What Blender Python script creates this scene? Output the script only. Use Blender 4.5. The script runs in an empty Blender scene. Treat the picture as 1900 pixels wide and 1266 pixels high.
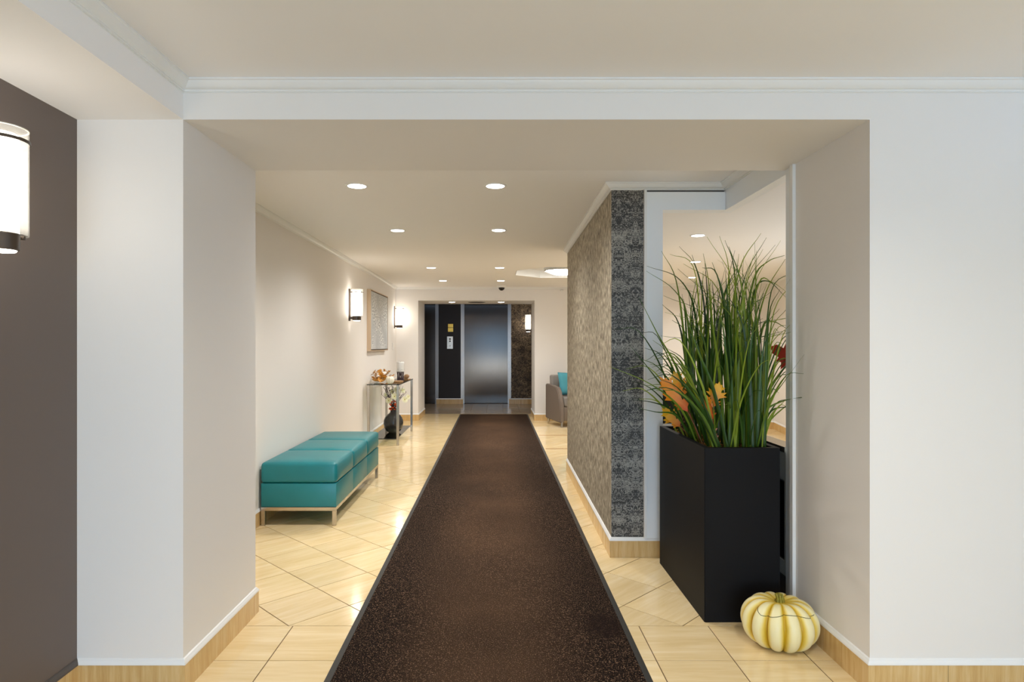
import bpy, bmesh, math, random
from mathutils import Vector, Matrix
from mathutils.geometry import delaunay_2d_cdt
random.seed(11)
PI = math.pi
S = bpy.context.scene
C = S.collection
EYE, F, VX, VY = 1.24, 1172.0, 919.0, 640.0

# ------------------------------------------------------------------ camera, world, exposure
cam = bpy.data.cameras.new('camera')
cam.lens = F / 1900 * 36
cam.sensor_width = 36
cam.shift_x = (950 - VX) / 1900
cam.shift_y = (VY - 633) / 1900
cam.clip_start = 0.05
camo = bpy.data.objects.new('camera', cam)
camo.location = (0, 0, EYE)
camo.rotation_euler = (PI / 2, 0, 0)
C.objects.link(camo)
S.camera = camo
W = bpy.data.worlds.new('daylight')
S.world = W
W.use_nodes = True
W.node_tree.nodes['Background'].inputs[0].default_value = (0.28, 0.56, 1.0, 1)
W.node_tree.nodes['Background'].inputs[1].default_value = 5.0
S.view_settings.view_transform = 'Standard'
S.view_settings.look = 'None'
S.view_settings.exposure = 0.45
S.view_settings.gamma = 1.0
S.view_settings.use_curve_mapping = False
S.cycles.use_denoising = True
S.cycles.sample_clamp_indirect = 6.0
LENS = 14.0          # radiance of the recessed lamp lenses
LENS_FRONT = 14.0    # unseen lamps added over the entrance hall to light it
SCONCE = 7.0
DOME = 24.0
uplight = bpy.data.lights.new('entrance_fill_uplight', 'AREA')  # added area lamp low inside the doors, tilted up to brighten the ceilings
uplight.shape = 'RECTANGLE'; uplight.size = 2.6; uplight.size_y = 0.8
uplight.energy = 62; uplight.color = (0.80, 0.94, 1.0)
po = bpy.data.objects.new('entrance_fill_uplight', uplight)
po.location = (0.3, -3.0, 0.28); po.rotation_euler = (PI / 2 + math.radians(52), 0, 0)
C.objects.link(po)
lw_ = bpy.data.lights.new('lounge_fill_light', 'AREA')  # added fill lamp along the lounge right wall, which has no window
lw_.shape = 'RECTANGLE'; lw_.size = 3.2; lw_.size_y = 1.5
lw_.energy = 30; lw_.color = (0.80, 0.90, 1.0)
lo_ = bpy.data.objects.new('lounge_fill_light', lw_)
lo_.location = (3.66, 5.0, 1.15); lo_.rotation_euler = (math.radians(125), 0, PI / 2)
C.objects.link(lo_)

# ------------------------------------------------------------------ materials
def lin(c):
    return tuple((v / 255 / 12.92 if v <= 10 else ((v / 255 + 0.055) / 1.055) ** 2.4) for v in c) + (1.0,)

class N:
    """small node helper"""
    def __init__(s, name):
        s.m = bpy.data.materials.new(name); s.m.use_nodes = True
        s.t = s.m.node_tree; s.n = s.t.nodes; s.b = s.n['Principled BSDF']; s.out = s.n['Material Output']
    def node(s, kind, **kw):
        x = s.n.new(kind)
        for k, v in kw.items(): setattr(x, k, v)
        return x
    def link(s, a, b): s.t.links.new(a, b)
    def put(s, sock, v):
        if hasattr(v, 'links') or isinstance(v, bpy.types.NodeSocket): s.link(v, sock)
        else: sock.default_value = v
    def math(s, op, a, b=0.0, clamp=False):
        x = s.node('ShaderNodeMath', operation=op, use_clamp=clamp); s.put(x.inputs[0], a); s.put(x.inputs[1], b); return x.outputs[0]
    def coord(s, which='Object'):
        return s.node('ShaderNodeTexCoord').outputs[which]
    def mapping(s, vec, scale=(1, 1, 1), rot=(0, 0, 0), loc=None):
        x = s.node('ShaderNodeMapping'); s.link(vec, x.inputs[0]); x.inputs['Scale'].default_value = scale; x.inputs['Rotation'].default_value = rot
        if loc is not None: s.put(x.inputs['Location'], loc)
        return x.outputs[0]
    def noise(s, vec, scale=5, detail=3, rough=0.5, dist=0.0):
        x = s.node('ShaderNodeTexNoise'); s.link(vec, x.inputs['Vector'])
        x.inputs['Scale'].default_value = scale; x.inputs['Detail'].default_value = detail
        x.inputs['Roughness'].default_value = rough; x.inputs['Distortion'].default_value = dist
        return x.outputs[0]
    def ramp(s, fac, stops):
        x = s.node('ShaderNodeValToRGB'); s.link(fac, x.inputs[0]); e = x.color_ramp.elements
        while len(e) < len(stops): e.new(0.5)
        for k, (p, c) in enumerate(stops): e[k].position = p; e[k].color = c if len(c) == 4 else lin(c)
        return x.outputs[0]
    def mix(s, fac, a, b, mode='MIX'):
        x = s.node('ShaderNodeMix', data_type='RGBA', blend_type=mode)
        s.put(x.inputs[0], fac); s.put(x.inputs[6], a); s.put(x.inputs[7], b); return x.outputs[2]
    def bump(s, h, strength=0.2, dist=0.002):
        x = s.node('ShaderNodeBump'); x.inputs['Strength'].default_value = strength; x.inputs['Distance'].default_value = dist
        s.link(h, x.inputs['Height']); s.link(x.outputs[0], s.b.inputs['Normal'])
    def set(s, **kw):
        for k, v in kw.items(): s.put(s.b.inputs[k.replace('_', ' ')], v)
        return s

def plain(name, c, rough=0.5, metal=0.0, bump=None, vary=0.0, **kw):
    k = N(name); k.set(Base_Color=lin(c), Roughness=rough, Metallic=metal, **kw)
    if bump or vary:
        v = k.coord()
        n = k.noise(v, (bump or (40, 0, 0))[0], 4)
        if bump: k.bump(n, bump[1], bump[2])
        if vary:
            d = tuple(max(0, q * (1 - vary)) for q in c)
            k.link(k.ramp(n, [(0.3, lin(d)), (0.7, lin(c))]), k.b.inputs['Base Color'])
    return k.m

def glow(name, c, strength):
    k = N(name); k.set(Base_Color=(0.9, 0.9, 0.9, 1), Emission_Color=c, Emission_Strength=strength, Roughness=0.4)
    return k.m

def thin_glass(name, tint=(1, 1, 1, 1), base=0.04, power=1.0):
    k = N(name)
    fr = k.node('ShaderNodeFresnel'); fr.inputs[0].default_value = 1.45
    tr = k.node('ShaderNodeBsdfTransparent'); tr.inputs[0].default_value = tint
    gl = k.node('ShaderNodeBsdfGlossy'); gl.inputs['Roughness'].default_value = 0.02
    mx = k.node('ShaderNodeMixShader')
    k.link(k.math('MULTIPLY', fr.outputs[0], power), mx.inputs[0]); k.link(tr.outputs[0], mx.inputs[1]); k.link(gl.outputs[0], mx.inputs[2])
    k.link(mx.outputs[0], k.out.inputs[0])
    return k.m

M = {}
M['wall'] = plain('wall_paint', (233, 228, 222), 0.6, bump=(220, 0.08, 0.001))
M['ceiling'] = plain('ceiling_paint', (246, 243, 240), 0.8, bump=(160, 0.08, 0.001))
M['taupe'] = plain('dark_taupe_paint', (104, 92, 84), 0.55, bump=(200, 0.1, 0.001))
M['white'] = plain('white_trim_paint', (236, 235, 232), 0.4)
M['white_frame'] = plain('white_frame_paint', (240, 243, 245), 0.35)
M['grey_frame'] = plain('grey_enamel', (150, 150, 145), 0.4)
M['dark_glass'] = plain('dark_glazing', (16, 17, 18), 0.12)
M['grout'] = plain('grout', (104, 78, 50), 0.9, bump=(300, 0.3, 0.001))
M['bronze'] = plain('dark_bronze', (92, 80, 70), 0.35, 0.8)
M['chrome'] = plain('brushed_chrome', (196, 190, 180), 0.25, 1.0)
M['steel_trim'] = plain('steel_trim', (158, 148, 140), 0.25, 1.0)
M['rubber'] = plain('rubber_edge', (52, 50, 47), 0.6, bump=(300, 0.3, 0.001))
M['black'] = plain('matt_black', (14, 14, 15), 0.5)
M['planter'] = plain('charcoal_fibreglass', (11, 10, 12), 0.6, bump=(60, 0.1, 0.001))
M['planter'].node_tree.nodes['Principled BSDF'].inputs['Specular IOR Level'].default_value = 0.2
M['dark_panel'] = plain('dark_laminate', (38, 34, 36), 0.6)
M['gold'] = plain('brass_plate', (205, 170, 84), 0.25, 1.0)
M['grey_leather'] = plain('grey_leather', (112, 100, 90), 0.45, bump=(250, 0.15, 0.001))
M['grey_fabric'] = plain('grey_fabric', (128, 122, 116), 0.8, bump=(350, 0.3, 0.001))
M['teal_fabric'] = plain('teal_fabric', (72, 146, 160), 0.85, bump=(350, 0.4, 0.001))
M['oak_frame'] = plain('champagne_frame', (206, 180, 150), 0.4, 0.25, bump=(60, 0.1, 0.001))
M['lens'] = glow('lamp_lens', (1.0, 0.965, 0.915, 1), LENS)
M['lens_front'] = glow('added_hall_lens', (1.0, 0.965, 0.915, 1), LENS_FRONT)
M['lens_dim'] = glow('lamp_lens_lobby', (1.0, 0.965, 0.915, 1), 14)
M['opal'] = glow('opal_glass_lit', (1.0, 0.93, 0.83, 1), SCONCE)
M['dome_lit'] = glow('opal_dome_lit', (1.0, 0.97, 0.92, 1), DOME)
def milky():
    k = N('etched_glass')
    tr = k.node('ShaderNodeBsdfTransparent'); tr.inputs[0].default_value = (0.98, 0.98, 0.97, 1)
    tl = k.node('ShaderNodeBsdfTranslucent'); tl.inputs[0].default_value = (0.95, 0.94, 0.90, 1)
    mx = k.node('ShaderNodeMixShader'); mx.inputs[0].default_value = 0.10
    k.link(tr.outputs[0], mx.inputs[1]); k.link(tl.outputs[0], mx.inputs[2]); k.link(mx.outputs[0], k.out.inputs[0])
    return k.m
M['clear'] = milky()
M['door_glass'] = thin_glass('entrance_glass', (0.93, 0.96, 0.96, 1))
M['table_glass'] = thin_glass('table_glass', (0.86, 0.91, 0.88, 1))
M['glass_edge'] = plain('glass_edge', (40, 48, 46), 0.15)
M['paving'] = plain('outdoor_paving', (150, 152, 152), 0.9, bump=(20, 0.3, 0.01))

def tile_material(name, c0, c1, c2, rough, streak=(1.6, 15.0, 1.0)):
    k = N(name)
    v = k.coord('Object')
    oi = k.node('ShaderNodeObjectInfo')
    off = k.node('ShaderNodeCombineXYZ')
    k.link(k.math('MULTIPLY', oi.outputs['Random'], 37.0), off.inputs[0]); k.link(k.math('MULTIPLY', oi.outputs['Random'], 71.0), off.inputs[1])
    k.link(k.math('MULTIPLY', oi.outputs['Random'], 13.0), off.inputs[2])
    p = k.mapping(v, scale=streak, loc=off.outputs[0])
    n1 = k.noise(p, 1.0, 5, 0.6, 0.6)
    n2 = k.noise(p, 3.3, 3, 0.6, 0.3)
    f = k.math('ADD', k.math('MULTIPLY', n1, 0.65), k.math('MULTIPLY', n2, 0.35))
    col = k.ramp(f, [(0.32, c0), (0.5, c1), (0.68, c2)])
    hs = k.node('ShaderNodeHueSaturation'); k.link(col, hs.inputs['Color'])
    k.link(k.math('ADD', 0.95, k.math('MULTIPLY', oi.outputs['Random'], 0.1)), hs.inputs['Value'])
    k.set(Base_Color=hs.outputs[0], Roughness=rough)
    return k.m
M['tile'] = tile_material('beige_porcelain', (222, 194, 143), (231, 206, 158), (239, 218, 177), 0.10)
M['base_tile'] = tile_material('beige_base_tile', (196, 156, 96), (212, 176, 118), (224, 196, 146), 0.25, (34.0, 34.0, 2.5))
M['lobby_tile'] = tile_material('taupe_marble', (150, 130, 106), (170, 150, 125), (186, 168, 142), 0.16)
M['accent'] = plain('tan_strip', (176, 138, 92), 0.2)

def carpet_material():
    k = N('brown_loop_carpet')
    v = k.coord()
    sp = k.noise(v, 210, 1, 0.6)
    rib = k.node('ShaderNodeTexWave', wave_type='BANDS', bands_direction='Y'); k.link(v, rib.inputs[0])
    rib.inputs['Scale'].default_value = 38; rib.inputs['Distortion'].default_value = 3; rib.inputs['Detail'].default_value = 2; rib.inputs['Detail Scale'].default_value = 3
    col = k.ramp(sp, [(0.36, (9, 6, 4)), (0.50, (29, 19, 14)), (0.60, (49, 35, 26)), (0.70, (146, 116, 92))])
    sep = k.node('ShaderNodeSeparateXYZ'); k.link(v, sep.inputs[0])
    # trodden, faded middle of the runner
    a = k.math('ABSOLUTE', k.math('ADD', sep.outputs[0], 0.02))
    worn = k.node('ShaderNodeMapRange', interpolation_type='SMOOTHSTEP'); k.link(a, worn.inputs[0])
    worn.inputs[1].default_value = 0.1; worn.inputs[2].default_value = 0.5; worn.inputs[3].default_value = 1.0; worn.inputs[4].default_value = 0.0
    big = k.noise(v, 1.6, 3)
    w = k.math('MULTIPLY', worn.outputs[0], big)
    col = k.mix(k.math('MULTIPLY', w, 0.62), col, lin((104, 78, 57)))
    # old damp stain near the edge
    dx = k.math('DIVIDE', k.math('SUBTRACT', sep.outputs[0], 0.475), 0.10)
    dy = k.math('DIVIDE', k.math('SUBTRACT', sep.outputs[1], 2.77), 0.13)
    r = k.math('SQRT', k.math('ADD', k.math('MULTIPLY', dx, dx), k.math('MULTIPLY', dy, dy)))
    r = k.math('ADD', r, k.math('MULTIPLY', k.math('SUBTRACT', k.noise(v, 9, 3), 0.5), 0.8))
    st = k.node('ShaderNodeMapRange', interpolation_type='SMOOTHSTEP'); k.link(r, st.inputs[0])
    st.inputs[1].default_value = 0.5; st.inputs[2].default_value = 1.25; st.inputs[3].default_value = 0.72; st.inputs[4].default_value = 0.0
    col = k.mix(st.outputs[0], col, lin((28, 16, 12)))
    k.set(Base_Color=col, Roughness=0.95)
    k.b.inputs['Specular IOR Level'].default_value = 0.1
    k.bump(k.math('ADD', sp, k.math('MULTIPLY', rib.outputs[1], 0.5)), 0.6, 0.004)
    return k.m
M['carpet'] = carpet_material()

def wallpaper_material(name, dark, mid, light, metal, sheen, tint, fine=1.0):
    k = N(name)
    v = k.coord()
    sep = k.node('ShaderNodeSeparateXYZ'); k.link(v, sep.inputs[0])
    u = k.math('ADD', sep.outputs[0], sep.outputs[1])
    pp = k.math('PINGPONG', u, 0.098 if fine == 1 else 0.4)
    cmb = k.node('ShaderNodeCombineXYZ'); k.link(pp, cmb.inputs[0]); k.link(sep.outputs[2], cmb.inputs[1])
    motif = k.noise(cmb.outputs[0], 50 * fine, 2, 0.6, 2.2)
    big = k.noise(cmb.outputs[0], 15 * fine, 1, 0.5, 0.8)
    cb2 = k.node('ShaderNodeCombineXYZ'); k.link(u, cb2.inputs[0]); k.link(sep.outputs[2], cb2.inputs[1])
    th = k.noise(k.mapping(cb2.outputs[0], scale=(14, 420, 1)), 1.0, 2, 0.6)        # horizontal threads
    tv = k.noise(k.mapping(cb2.outputs[0], scale=(420, 18, 1)), 1.0, 2, 0.6)        # upright threads
    band = k.noise(k.mapping(cb2.outputs[0], scale=(0.4, 7, 1)), 1.0, 2, 0.5)      # worn bands where the print thins out
    f = k.math('ADD', k.math('MULTIPLY', motif, 0.85), k.math('MULTIPLY', big, 0.25))
    f = k.math('ADD', f, k.math('MULTIPLY', k.math('SUBTRACT', band, 0.5), 0.35 if fine == 1 else 0.08))
    f = k.math('ADD', f, k.math('MULTIPLY', k.math('SUBTRACT', th, 0.5), 0.22 if fine == 1 else 0.05))
    f = k.math('ADD', f, k.math('MULTIPLY', k.math('SUBTRACT', tv, 0.5), 0.12))
    col = k.ramp(f, [(0.50, dark), (0.55, mid), (0.72, light)])
    k.set(Base_Color=col, Roughness=0.5, Metallic=metal, Sheen_Weight=sheen, Sheen_Roughness=0.35, Sheen_Tint=tint)
    k.bump(k.math('ADD', f, k.math('MULTIPLY', tv, 0.6)), 0.5, 0.0015)
    return k.m
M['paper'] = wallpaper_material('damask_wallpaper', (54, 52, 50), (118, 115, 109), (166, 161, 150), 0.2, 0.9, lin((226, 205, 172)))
M['paper_lobby'] = wallpaper_material('lobby_wallpaper', (50, 38, 30), (98, 82, 64), (150, 128, 98), 0.35, 0.3, lin((220, 190, 140)), 0.45)

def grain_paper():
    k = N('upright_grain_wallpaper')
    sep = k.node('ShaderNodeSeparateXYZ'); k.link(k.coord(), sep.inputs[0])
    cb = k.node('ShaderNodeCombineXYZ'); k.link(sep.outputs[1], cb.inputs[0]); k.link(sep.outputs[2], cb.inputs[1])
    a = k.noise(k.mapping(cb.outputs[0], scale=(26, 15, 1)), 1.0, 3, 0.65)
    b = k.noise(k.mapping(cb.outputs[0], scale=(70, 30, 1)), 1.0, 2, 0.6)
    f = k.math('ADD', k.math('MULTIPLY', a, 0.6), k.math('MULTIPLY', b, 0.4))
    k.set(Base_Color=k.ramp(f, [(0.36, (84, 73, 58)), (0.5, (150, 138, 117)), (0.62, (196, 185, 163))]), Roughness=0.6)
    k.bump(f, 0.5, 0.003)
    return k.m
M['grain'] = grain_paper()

def leather(name, c):
    k = N(name)
    v = k.coord()
    n = k.noise(v, 260, 3, 0.6); b = k.noise(v, 5, 2)
    d = tuple(q * 0.93 for q in c)
    k.set(Base_Color=k.ramp(b, [(0.3, lin(d)), (0.7, lin(c))]), Roughness=0.38)
    k.bump(n, 0.12, 0.0008)
    return k.m
M['teal'] = leather('teal_leather', (16, 124, 131))

def steel_door():
    k = N('brushed_steel_door')
    v = k.coord()
    n = k.noise(k.mapping(v, scale=(600, 600, 2)), 1.0, 2)
    k.set(Base_Color=k.ramp(n, [(0.3, (84, 75, 68)), (0.7, (95, 85, 77))]), Roughness=0.17, Metallic=1.0)
    k.b.inputs['Anisotropic'].default_value = 0.6
    return k.m
M['steel_door'] = steel_door()

def pumpkin_mat():
    k = N('cream_pumpkin_skin')
    a = k.node('ShaderNodeAttribute'); a.attribute_name = 'groove'
    n = k.noise(k.coord(), 14, 4)
    f = k.math('ADD', a.outputs['Fac'], k.math('MULTIPLY', k.math('SUBTRACT', n, 0.5), 0.3))
    k.set(Base_Color=k.ramp(f, [(0.14, (242, 230, 178)), (0.40, (232, 204, 96)), (0.70, (204, 162, 14))]), Roughness=0.42)
    k.bump(n, 0.1, 0.002)
    return k.m
M['pumpkin'] = pumpkin_mat()
M['stem'] = plain('yellow_green_stem', (176, 164, 58), 0.6, bump=(80, 0.4, 0.002), vary=0.3)
M['seam'] = plain('dark_seam', (70, 64, 30), 0.8)

def leafy(name, stops, rough=0.4, transl=0.25, scale=30, stretch=(1, 1, 1)):
    k = N(name)
    oi = k.node('ShaderNodeObjectInfo')
    n = k.noise(k.mapping(k.coord(), scale=stretch), scale, 2)
    f = k.math('ADD', k.math('MULTIPLY', n, 0.5), k.math('MULTIPLY', oi.outputs['Random'], 0.5))
    col = k.ramp(f, stops)
    k.set(Base_Color=col, Roughness=rough)
    tr = k.node('ShaderNodeBsdfTranslucent'); k.link(col, tr.inputs[0])
    mx = k.node('ShaderNodeMixShader'); mx.inputs[0].default_value = transl
    k.link(k.b.outputs[0], mx.inputs[1]); k.link(tr.outputs[0], mx.inputs[2]); k.link(mx.outputs[0], k.out.inputs[0])
    return k.m
M['blade'] = leafy('green_blade', [(0.22, (20, 48, 12)), (0.46, (54, 90, 18)), (0.74, (146, 164, 50))], 0.42, 0.25, 8, (1, 1, 0.3))

def oak_mat(name, tip, base):
    k = N(name)
    v = k.coord()
    sep = k.node('ShaderNodeSeparateXYZ'); k.link(v, sep.inputs[0])
    f = k.math('ADD', k.math('MULTIPLY', sep.outputs[1], 7.0), k.math('MULTIPLY', k.noise(v, 30, 3), 0.5))
    col = k.ramp(f, [(0.2, base), (0.9, tip)])
    k.set(Base_Color=col, Roughness=0.45)
    k.bump(k.noise(v, 60, 3), 0.3, 0.002)
    return k.m
M['oak_orange'] = oak_mat('orange_leaf', (232, 140, 24), (206, 72, 12))
M['oak_yellow'] = oak_mat('yellow_leaf', (238, 178, 34), (214, 104, 22))
M['oak_red'] = oak_mat('red_leaf', (196, 66, 20), (150, 36, 16))
M['oak_brown'] = oak_mat('brown_leaf', (196, 122, 66), (120, 62, 34))
M['garland_gold'] = plain('golden_leaves', (228, 156, 50), 0.55, vary=0.35, bump=(30, 0.2, 0.002))
M['cone'] = plain('cone_scale', (92, 64, 44), 0.6, bump=(90, 0.3, 0.002), vary=0.4)
M['moss'] = plain('amber_moss', (178, 122, 40), 0.9, bump=(120, 0.8, 0.004), vary=0.5)
M['soil'] = plain('planter_fill', (60, 42, 26), 0.95, bump=(90, 0.8, 0.006), vary=0.5)
M['vase'] = plain('charcoal_glaze', (44, 44, 43), 0.12)
M['twig'] = plain('dark_twig', (62, 44, 48), 0.7)
M['blossom'] = plain('cream_petal', (240, 236, 206), 0.6)
M['pollen'] = plain('pale_yellow_centre', (206, 190, 90), 0.8)
M['gourd'] = plain('white_gourd_skin', (236, 234, 228), 0.4, vary=0.08, bump=(20, 0.1, 0.003))
M['ivory'] = plain('ivory_wax', (238, 228, 206), 0.5)
M['wood'] = plain('pale_wood', (176, 132, 88), 0.6, bump=(60, 0.3, 0.002), vary=0.25)
M['plastic'] = plain('white_plastic', (236, 234, 230), 0.35)
M['smoked'] = plain('smoked_dome', (22, 22, 24), 0.1)
M['cabinet'] = plain('black_cabinet', (24, 23, 24), 0.4)

def canvas_mat():
    k = N('silver_blossom_canvas')
    v = k.coord()                                   # x through the wall, y along it, z up
    sep = k.node('ShaderNodeSeparateXYZ'); k.link(v, sep.inputs[0])
    n = k.noise(v, 3, 4)
    col = k.ramp(n, [(0.3, (176, 178, 178)), (0.7, (202, 203, 202))])
    # clusters of pale daubs and dark flecks climbing from lower left to upper right
    diag = k.math('SUBTRACT', sep.outputs[2], k.math('MULTIPLY', sep.outputs[1], 0.15))
    cl = k.noise(k.mapping(v, scale=(1, 2.4, 3.4)), 1.0, 2)
    fl = k.noise(k.mapping(v, scale=(1, 42, 46)), 1.0, 1, 0.5)
    edge = k.math('MULTIPLY', k.math('LESS_THAN', k.math('ABSOLUTE', sep.outputs[1]), 0.56), k.math('LESS_THAN', k.math('ABSOLUTE', sep.outputs[2]), 0.34))
    cmask = k.node('ShaderNodeMapRange'); k.link(cl, cmask.inputs[0]); cmask.inputs[1].default_value = 0.38; cmask.inputs[2].default_value = 0.6
    m1 = k.math('MULTIPLY', k.math('MULTIPLY', k.math('GREATER_THAN', fl, 0.56), cmask.outputs[0]), edge)
    m2 = k.math('MULTIPLY', k.math('MULTIPLY', k.math('LESS_THAN', fl, 0.42), cmask.outputs[0]), edge)
    col = k.mix(m1, col, lin((244, 242, 236))); col = k.mix(m2, col, lin((112, 112, 112)))
    k.set(Base_Color=col, Roughness=0.6)
    k.bump(fl, 0.4, 0.004)
    return k.m
M['canvas'] = canvas_mat()

# ------------------------------------------------------------------ mesh helpers
def link(name, bm, m, parent=None, smooth=False, loc=None):
    me = bpy.data.meshes.new(name)
    bmesh.ops.recalc_face_normals(bm, faces=bm.faces[:])
    if smooth:
        for f in bm.faces: f.smooth = True
        if smooth != 'all':
            for e in bm.edges:
                if len(e.link_faces) == 2 and e.calc_face_angle(0) > math.radians(35): e.smooth = False
    bm.to_mesh(me); bm.free()
    me.materials.append(m if not isinstance(m, str) else M[m])
    o = bpy.data.objects.new(name, me); C.objects.link(o)
    if parent: o.parent = parent
    if loc: o.location = loc
    return o

def inst(name, src, loc, rot=(0, 0, 0), parent=None):
    o = src.copy(); o.name = name; C.objects.link(o); o.location = loc; o.rotation_euler = rot
    o.parent = parent
    return o

def tag(o, label, cat, group=None, kind=None):
    o['label'] = label; o['category'] = cat
    if group: o['group'] = group
    if kind: o['kind'] = kind
    return o

def struct(o):
    o['kind'] = 'structure'; return o

def stuff(o):
    o['kind'] = 'stuff'; return o

def thing(name, loc, label, cat, rz=0.0, group=None):
    o = bpy.data.objects.new(name, None); o.empty_display_size = 0.1
    C.objects.link(o); o.location = loc; o.rotation_euler = (0, 0, rz)
    return tag(o, label, cat, group)

def copy_tree(o, parent=None):
    c = o.copy(); C.objects.link(c); c.parent = parent
    for ch in o.children: copy_tree(ch, c)
    return c

def box(x0, x1, y0, y1, z0, z1, bm=None):
    bm = bm or bmesh.new()
    v = [bm.verts.new(p) for p in ((x0, y0, z0), (x1, y0, z0), (x1, y1, z0), (x0, y1, z0), (x0, y0, z1), (x1, y0, z1), (x1, y1, z1), (x0, y1, z1))]
    for f in ((0, 3, 2, 1), (4, 5, 6, 7), (0, 1, 5, 4), (1, 2, 6, 5), (2, 3, 7, 6), (3, 0, 4, 7)): bm.faces.new([v[i] for i in f])
    return bm

def rbox(x0, x1, y0, y1, z0, z1, r=0.01, seg=2):
    bm = box(x0, x1, y0, y1, z0, z1)
    bmesh.ops.bevel(bm, geom=bm.edges[:], offset=r, segments=seg, profile=0.5, affect='EDGES')
    return bm

def prism(pts, z0, z1, bm=None):
    bm = bm or bmesh.new()
    a = [bm.verts.new((x, y, z0)) for x, y in pts]; b = [bm.verts.new((x, y, z1)) for x, y in pts]
    n = len(pts)
    bm.faces.new(a[::-1]); bm.faces.new(b)
    for i in range(n): bm.faces.new((a[i], a[(i + 1) % n], b[(i + 1) % n], b[i]))
    return bm

def extrude_x(pts, x0, x1, bm=None):
    """pts in (y, z), extruded along x"""
    bm = bm or bmesh.new()
    a = [bm.verts.new((x0, y, z)) for y, z in pts]; b = [bm.verts.new((x1, y, z)) for y, z in pts]
    n = len(pts)
    bm.faces.new(a); bm.faces.new(b[::-1])
    for i in range(n): bm.faces.new((a[i], b[i], b[(i + 1) % n], a[(i + 1) % n]))
    return bm

def lathe(prof, n=24, bm=None, cx=0, cy=0, caps=True):
    """prof: list of (r, z)"""
    bm = bm or bmesh.new()
    rings = []
    for r, z in prof:
        if r < 1e-6: rings.append([bm.verts.new((cx, cy, z))])
        else: rings.append([bm.verts.new((cx + r * math.cos(2 * PI * i / n), cy + r * math.sin(2 * PI * i / n), z)) for i in range(n)])
    for a, b in zip(rings, rings[1:]):
        for i in range(n):
            j = (i + 1) % n
            if len(a) == 1 and len(b) == 1: continue
            if len(a) == 1: bm.faces.new((a[0], b[j], b[i]))
            elif len(b) == 1: bm.faces.new((a[i], a[j], b[0]))
            else: bm.faces.new((a[i], a[j], b[j], b[i]))
    if caps:
        if len(rings[0]) > 1: bm.faces.new(rings[0][::-1])
        if len(rings[-1]) > 1: bm.faces.new(rings[-1])
    return bm

def tube(pts, r, n=6, bm=None, taper=None):
    bm = bm or bmesh.new()
    pts = [Vector(p) for p in pts]
    rings = []
    for i, p in enumerate(pts):
        t = (pts[min(i + 1, len(pts) - 1)] - pts[max(i - 1, 0)]).normalized()
        up = Vector((0, 0, 1)) if abs(t.z) < 0.9 else Vector((1, 0, 0))
        a = t.cross(up).normalized(); b = t.cross(a)
        rr = r if taper is None else r + (taper - r) * i / (len(pts) - 1)
        rings.append([bm.verts.new(p + (a * math.cos(2 * PI * k / n) + b * math.sin(2 * PI * k / n)) * rr) for k in range(n)])
    for x, y in zip(rings, rings[1:]):
        for k in range(n): bm.faces.new((x[k], x[(k + 1) % n], y[(k + 1) % n], y[k]))
    bm.faces.new(rings[0][::-1]); bm.faces.new(rings[-1])
    return bm

def offset_path(path, d):
    """offset a plan polyline to its right-hand side by d, mitred"""
    out = []
    n = len(path)
    nm = []
    for (x0, y0), (x1, y1) in zip(path, path[1:]):
        l = math.hypot(x1 - x0, y1 - y0); nm.append(((y1 - y0) / l, -(x1 - x0) / l))
    for i, (x, y) in enumerate(path):
        if i == 0: m = nm[0]
        elif i == n - 1: m = nm[-1]
        else:
            a, b = nm[i - 1], nm[i]; k = 1 + a[0] * b[0] + a[1] * b[1]
            m = ((a[0] + b[0]) / k, (a[1] + b[1]) / k)
        out.append((x + m[0] * d, y + m[1] * d))
    return out

def sweep(path, prof, z):
    """prof: closed list of (out, up) swept along the plan polyline, room on its right"""
    bm = bmesh.new()
    cols = [offset_path(path, o) for o, u in prof]
    rings = [[bm.verts.new((cols[k][i][0], cols[k][i][1], z + prof[k][1])) for k in range(len(prof))] for i in range(len(path))]
    m = len(prof)
    for a, b in zip(rings, rings[1:]):
        for k in range(m): bm.faces.new((a[k], b[k], b[(k + 1) % m], a[(k + 1) % m]))
    bm.faces.new(rings[0]); bm.faces.new(rings[-1][::-1])
    return bm

def P(px, py, d):
    """a point measured on the photograph at distance d"""
    return Vector(((px - VX) * d / F, d, EYE + (VY - py) * d / F))

# ------------------------------------------------------------------ dimensions (metres)
ZC, ZS = 2.183, 2.047            # ceiling, beam and bulkhead soffit
XL, XDARK, XPL = -1.625, -1.498, -1.1175
YB0, YB1 = 2.262, 2.924          # beam, from front to back
XR = 1.341                       # right jamb and window plane
YP, YPE = 3.689, 6.25            # papered pillar, front and end
YF, YF2, YE = 10.33, 11.25, 13.27
CB0, CB1 = -0.63, 0.58           # runner edges

# ------------------------------------------------------------------ floor with its tiles
floor = struct(link('floor', box(-3.0, 4.6, -3.3, 13.6, -0.08, -0.0025), 'grout'))
TS = 0.305
G = 0.0021
def tile_bm(pts):
    """a tile slab with a small arris along its top"""
    bm = bmesh.new()
    cx = sum(p[0] for p in pts) / len(pts); cy = sum(p[1] for p in pts) / len(pts)
    lo = [bm.verts.new((x, y, -0.010)) for x, y in pts]
    md = [bm.verts.new((x, y, -0.0008)) for x, y in pts]
    tp = []
    for x, y in pts:
        l = math.hypot(cx - x, cy - y); k = 0.0009 / max(l, 1e-4)
        tp.append(bm.verts.new((x + (cx - x) * k, y + (cy - y) * k, 0.0)))
    n = len(pts)
    for a, b in ((lo, md), (md, tp)):
        for i in range(n): bm.faces.new((a[i], a[(i + 1) % n], b[(i + 1) % n], b[i]))
    bm.faces.new(tp)
    return bm
sq = TS / 2 - G
full = [(-sq, -sq), (sq, -sq), (sq, sq), (-sq, sq)]
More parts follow.
